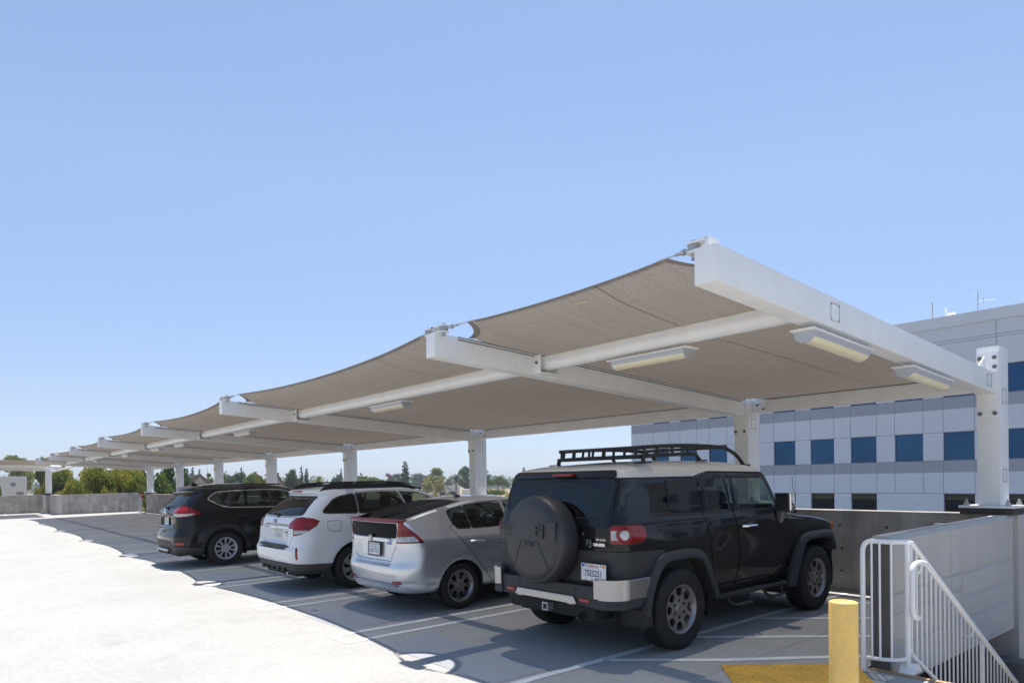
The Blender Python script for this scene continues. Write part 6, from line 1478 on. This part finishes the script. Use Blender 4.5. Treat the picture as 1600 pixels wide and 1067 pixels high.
TL = [  # kind, px, ytop, dist, width px, material, label
 ('gum', 28, 712, 200, 34, 'mid', 'tall tree whose crown shows above the far left shade panel'),
 ('gum', 70, 716, 135, 20, 'green', 'tree crown peeping out just left of the farthest canopy arms'),
 ('gum', -3, 745, 140, 8, 'green', 'green tree at the very left edge beside the white building'),
 ('round', 58, 754, 120, 20, 'olive', 'low olive tree at the right end of the far left white building'),
 ('gum', 66, 738, 80, 16, 'olive', 'loose olive tree just left of the lone far post'),
 ('gum', 92, 738, 84, 40, 'green', 'dark green tree just right of the lone far post'),
 ('gum', 112, 735, 72, 46, 'olive', 'yellow-green eucalyptus above the far parapet, near its left corner'),
 ('gum', 136, 731, 76, 48, 'olive', 'eucalyptus above the far parapet, second from its left corner'),
 ('gum', 160, 733, 70, 46, 'mid', 'eucalyptus above the middle of the far parapet'),
 ('gum', 184, 734, 74, 44, 'olive', 'bright loose eucalyptus right of the middle of the far parapet'),
 ('gum', 205, 742, 66, 40, 'mid', 'lower leafy tree at the right end of the far parapet'),
 ('gum', 98, 731, 100, 40, 'olive', 'tall yellowish eucalyptus set back from the left corner of the far parapet'),
 ('gum', 150, 729, 104, 44, 'mid', 'set back eucalyptus rising behind the middle of the tree belt'),
 ('gum', 194, 731, 98, 40, 'olive', 'set back olive eucalyptus near the right end of the far parapet'),
 ('gum', 172, 744, 62, 34, 'olive', 'low bright eucalyptus in front, above the middle of the far parapet'),
 ('gum', 124, 745, 60, 30, 'mid', 'low front eucalyptus showing above the far parapet rim'),
 ('bush', 213, 764, 58, 26, 'yellow', 'bright yellow-green bush at the right end of the far parapet'),
 ('tall', 178, 730, 110, 46, 'dark', 'dark tree behind the eucalyptus trees on the left'),
 ('tall', 216, 730, 105, 40, 'dark', 'dark tree behind the farthest posts'),
 ('round', 248, 731, 88, 44, 'green', 'dense green tree between the two farthest posts of the long parapet'),
 ('tall', 262, 728, 96, 30, 'dark', 'dark tree touching the beam left of the black crossover'),
 ('tall', 287, 729, 120, 24, 'dark', 'tall dark tree over the rear end of the black crossover'),
 ('bush', 294, 748, 90, 34, 'hedge', 'light green bush above the tailgate of the black crossover'),
 ('conifer', 301, 727, 420, 12, 'dark', 'small far conifer above the gabled roof'),
 ('conifer', 312, 730, 420, 10, 'blue', 'thin far conifer just right of a similar one above the gabled roof'),
 ('open', 324, 724, 240, 20, 'green', 'open tree with a bare stem left of the third farthest post'),
 ('palm', 349, 729, 230, 22, 'green', 'shaggy palm just right of a post, above the black crossover'),
 ('round', 370, 734, 200, 34, 'blue', 'olive-grey tree above the middle of the crossover roof'),
 ('round', 392, 737, 190, 30, 'green', 'rounded tree left of the post over the crossover'),
 ('conifer', 377, 727, 330, 10, 'dark', 'dark conifer tip above the grey trees'),
 ('tall', 399, 735, 300, 10, 'mid', 'small pointed tree left of the post'),
 ('round', 408, 738, 160, 22, 'mid', 'yellow-green tree just left of the post over the crossover'),
 ('open', 434, 735, 380, 8, 'dark', 'tiny pine behind the house gable'),
 ('bush', 448, 744, 150, 22, 'mid', 'light green bushy tree right of the house gable'),
 ('round', 457, 728, 210, 26, 'dark', 'big dark round tree above the gap between crossover and wagon'),
 ('conifer', 471, 725, 260, 11, 'blue', 'left one of two dark cypress-like trees'),
 ('conifer', 479, 728, 250, 13, 'dark', 'right one of two dark cypress-like trees'),
 ('palm', 498, 737, 240, 20, 'mid', 'light palm above the wagon tailgate'),
 ('round', 526, 736, 260, 20, 'blue', 'greyish tree left of the post behind the wagon'),
 ('conifer', 533, 729, 300, 8, 'dark', 'thin conifer hugging the post behind the wagon'),
 ('round', 570, 741, 280, 42, 'green', 'wide rounded tree right of the post behind the wagon'),
 ('open', 564, 735, 420, 7, 'dark', 'tiny pine tip above the wide rounded tree'),
 ('round', 598, 747, 330, 20, 'green', 'low rounded tree left of the flagpole'),
 ('round', 617, 738, 380, 24, 'blue', 'hazy grey-green tree beside the tall dark conifer'),
 ('conifer', 633, 717, 300, 22, 'dark', 'tallest dark conifer of the skyline above the wagon roof'),
 ('round', 657, 738, 480, 30, 'blue', 'hazy blue-grey tree right of the tall conifer'),
 ('tall', 681, 729, 340, 24, 'mid', 'pointed light green tree above the white low building'),
 ('round', 667, 749, 300, 19, 'olive', 'olive tree left of the low white building'),
 ('round', 688, 747, 295, 20, 'olive', 'olive tree in front of the pointed light green tree'),
 ('tall', 701, 746, 480, 9, 'blue', 'tiny grey tree left of the palm'),
 ('palm', 713, 734, 250, 26, 'palm', 'palm with a round dark crown left of the post behind the hatchback'),
 ('tall', 727, 727, 330, 15, 'dark', 'tall dark tree hugging the post behind the hatchback'),
 ('open', 761, 731, 330, 13, 'dark', 'open pine just right of the post behind the hatchback'),
 ('umbrella', 762, 746, 280, 20, 'green', 'flat crowned tree right of the post, leftmost of three'),
 ('umbrella', 782, 745, 280, 24, 'green', 'flat crowned tree, middle of three, right of the post'),
 ('umbrella', 818, 746, 280, 22, 'green', 'flat crowned tree beside the roof of the black off-road car'),
 ('round', 779, 741, 700, 24, 'blue', 'far hazy tree on the horizon above the flat crowned trees'),
 ('palm', 802, 743, 330, 9, 'palm', 'slim far palm between flat crowned trees'),
 ('conifer', 819, 727, 330, 13, 'dark', 'dark conifer near the black off-road car, rising over flat crowns'),
 ('open', 843, 726, 300, 15, 'dark', 'open pine touching the off-road car roof line'),
 ('bush', 796, 760, 190, 22, 'yellow', 'bright yellow bush beside the off-road car'),
 ('bush', 680, 765, 240, 14, 'olive', 'small dry shrub in the brown field left'),
 ('bush', 700, 766, 240, 12, 'olive', 'small dry shrub in the brown field right'),
]
for k, (kd, px, yt, ds, wp, lm, lb) in enumerate(TL):
    tree(kd, px, yt, ds, wp, lm, lb, 'trees beyond the garage' if kd != 'bush' else 'bushes beyond the garage', var=k % 2)
# hedge, far wood
for (x0, x1, yt, lb) in ((757, 786, 765, 'clipped green hedge left of the bright yellow bush'), (808, 832, 766, 'clipped green hedge right of the bright yellow bush')):
    a = at(x0, 200, yt); c = at(x1, 200, yt); r_ = np.random.default_rng(5); zt = a.z; cs = []
    for k in range(16): p = a.lerp(c, k/15); cs.append((p.x, p.y, zt-.8, 1.3, .8))
    vs, fs = clump_cloud(cs, 2600, .16, r_); o = MB(); o.add([(x-a.x, y-a.y, z-gz(200)) for x, y, z in vs], fs); ho = o.build('hedge', LM['hedge'], None, 0); ho.location = (a.x, a.y, gz(200)); tag(ho, lb, 'hedge', 'hedges')
r_ = np.random.default_rng(9); cs = []
for k in range(120):
    px = r_.uniform(-60, 990); ds = r_.uniform(800, 1100); p = at(px, ds); s_ = r_.uniform(9, 16); cs.append((p.x, p.y, gz(ds)+s_*.5, s_*1.3, s_*.75))
vs, fs = clump_cloud(cs, 9000, 1.8, r_); o = MB(); o.add(vs, fs); tag(o.build('far_wood', LM['blue'], None, 0), 'hazy line of far woodland along the horizon', 'woodland', kind='stuff')
# houses with gabled roofs
stucco = mat('stucco', (.42, .38, .33), .9, var=.1, vscale=2); shingle = mat('shingle', (.20, .155, .13), .9, var=.2, vscale=3); shadegl = mat('house_glass', (.03, .04, .05), .1)
def house(px0, px1, yroof, yeave, dist, label, gable=True):
    a = at(px0, dist, yeave); c = at(px1, dist, yeave); W = (c-a).length; mid = (a+c)/2; zr = at((px0+px1)/2, dist, yroof).z; ze = a.z; zg = gz(dist)
    e = empty('gabled_house', (mid.x, mid.y, zg), math.atan2((c-a).y, (c-a).x), label, 'house', 'houses beyond the garage'); hd = 7.
    mb = MB(); mb.box(-W/2+.3, W/2-.3, -hd, hd, 0, ze-zg, 0)
    mb.build('wall', stucco, e, 0)
    mb = MB(); z0 = ze-zg; z1 = zr-zg
    mb.prism([(-W/2-.3, z0), (W/2+.3, z0), (W*.1, z1), (-W*.1, z1)], -hd-.4, hd+.4, 'y'); ro = mb.build('roof', shingle, e, 0)
    mb = MB(); g = W*.24; mb.prism([(W*.05-g, z0-.1), (W*.05+g, z0-.1), (W*.05, z0+(z1-z0)*.8)], -hd-2.2, -hd+2, 'y'); mb.build('gable', stucco, ro, 0)
    mb = MB(); mb.prism([(W*.05-g-.25, z0-.15), (W*.05, z0+(z1-z0)*.8+.3), (W*.05+g+.25, z0-.15), (W*.05+g+.25, z0+.1), (W*.05, z0+(z1-z0)*.8+.6), (W*.05-g-.25, z0+.1)], -hd-2.5, -hd+2, 'y'); mb.build('gable_roof', shingle, ro, 0)
    for xx in (-W*.3, W*.05, W*.35):
        mb = MB(); mb.box(xx-.6, xx+.6, -hd-.05 if abs(xx-W*.05) > .1 else -hd-2.26, -hd+.1, z0-2.2, z0-.9); mb.build('window', shadegl, e, 0)
    return e
house(290, 330, 742, 755, 210, 'brown gabled house behind the rear end of the black crossover roof')
house(352, 362, 742, 754, 220, 'sliver of a brown roof right of the shaggy palm')
house(396, 410, 742, 752, 230, 'brown roof half hidden between trees and a post')
house(421, 444, 742, 757, 205, 'brown gabled house just right of the post over the crossover')
# low white buildings
whw = mat('white_wall', (.62, .62, .62), .8, var=.04, vscale=.3)
def lowb(px0, px1, ytop, dist, label, dep=14, wins=(), marks=()):
    a = at(px0, dist, ytop); c = at(px1, dist, ytop); W = (c-a).length; mid = (a+c)/2; zg = gz(dist); hh = a.z-zg
    e = empty('low_building', (mid.x, mid.y, zg), math.atan2((c-a).y, (c-a).x), label, 'building')
    mb = MB(); mb.box(-W/2, W/2, 0, dep, 0, hh, 0, .03); mb.build('wall', whw, e, 0)
    for (u0, u1, z0, z1) in wins: mb = MB(); mb.box(-W/2+W*u0, -W/2+W*u1, -.06, .05, hh*z0, hh*z1); mb.build('window', shadegl, e, 0)
    for (u0, u1, z0, z1) in marks:
        mb = MB(); n = 6
        for k in range(n): w_ = (u1-u0)*W/n; mb.box(-W/2+W*u0+k*w_, -W/2+W*u0+k*w_+w_*.7, -.05, .0, hh*z0, hh*z1*(1-.01*(k % 2)))
        mb.build('faded_lettering', mat('faded_letters', (.22, .22, .24), .8), e, 0)
    return e
lowb(674, 718, 758.5, 300, 'low white building above the brown field, left of the palm', wins=((.30, .50, .3, .55), (.62, .84, .3, .55)))
lowb(722, 733, 764, 290, 'dark low shed right of the palm')
lowb(-34, 42, 744, 150, 'white flat roofed building with two faint words at the far left edge', wins=((0, .92, .02, .25),), marks=((.66, .76, .84, .90), (.78, .93, .68, .75)))
# flagpole
p = at(603, 300); e = empty('flagpole', (p.x, p.y, gz(300)), label='thin flagpole with a small flag left of the tallest conifer', cat='flag'); hh = at(607, 300, 738).z-gz(300)
mb = MB(); mb.tube([(0, 0, 0), (0, 0, hh)], .09, 6); mb.build('pole', white, e)
mb = MB(); dirr = Vector((Rt.x, Rt.y, 0)); vs = []
for k in range(7):
    for j in (0, 1): q = dirr*(k*.38); vs.append((q.x+.1*math.sin(k), q.y+.1*math.cos(k), hh-.2-j*1.5-.10*k-(.02 if j else 0)))
mb.add(vs, [(2*k, 2*k+1, 2*k+3, 2*k+2) for k in range(6)]); mb.build('flag', mat('flag_cloth', (.25, .12, .2), .8), e)

# ------------------------------------------------------------------ air
hz_ = MB(); hz_.box(-1500, 1500, -1500, 1500, ZG-1, 45)
ho = hz_.build('haze', mat('haze_air'), None, 0); tag(ho, kind='stuff'); hm = MATS['haze_air']; n = hm.node_tree.nodes; n.remove(n['Principled BSDF'])
pv = n.new('ShaderNodeVolumePrincipled'); pv.inputs['Color'].default_value = (.80, .88, 1, 1); pv.inputs['Density'].default_value = .0003; pv.inputs['Anisotropy'].default_value = .2
hm.node_tree.links.new(pv.outputs[0], n['Material Output'].inputs['Volume'])
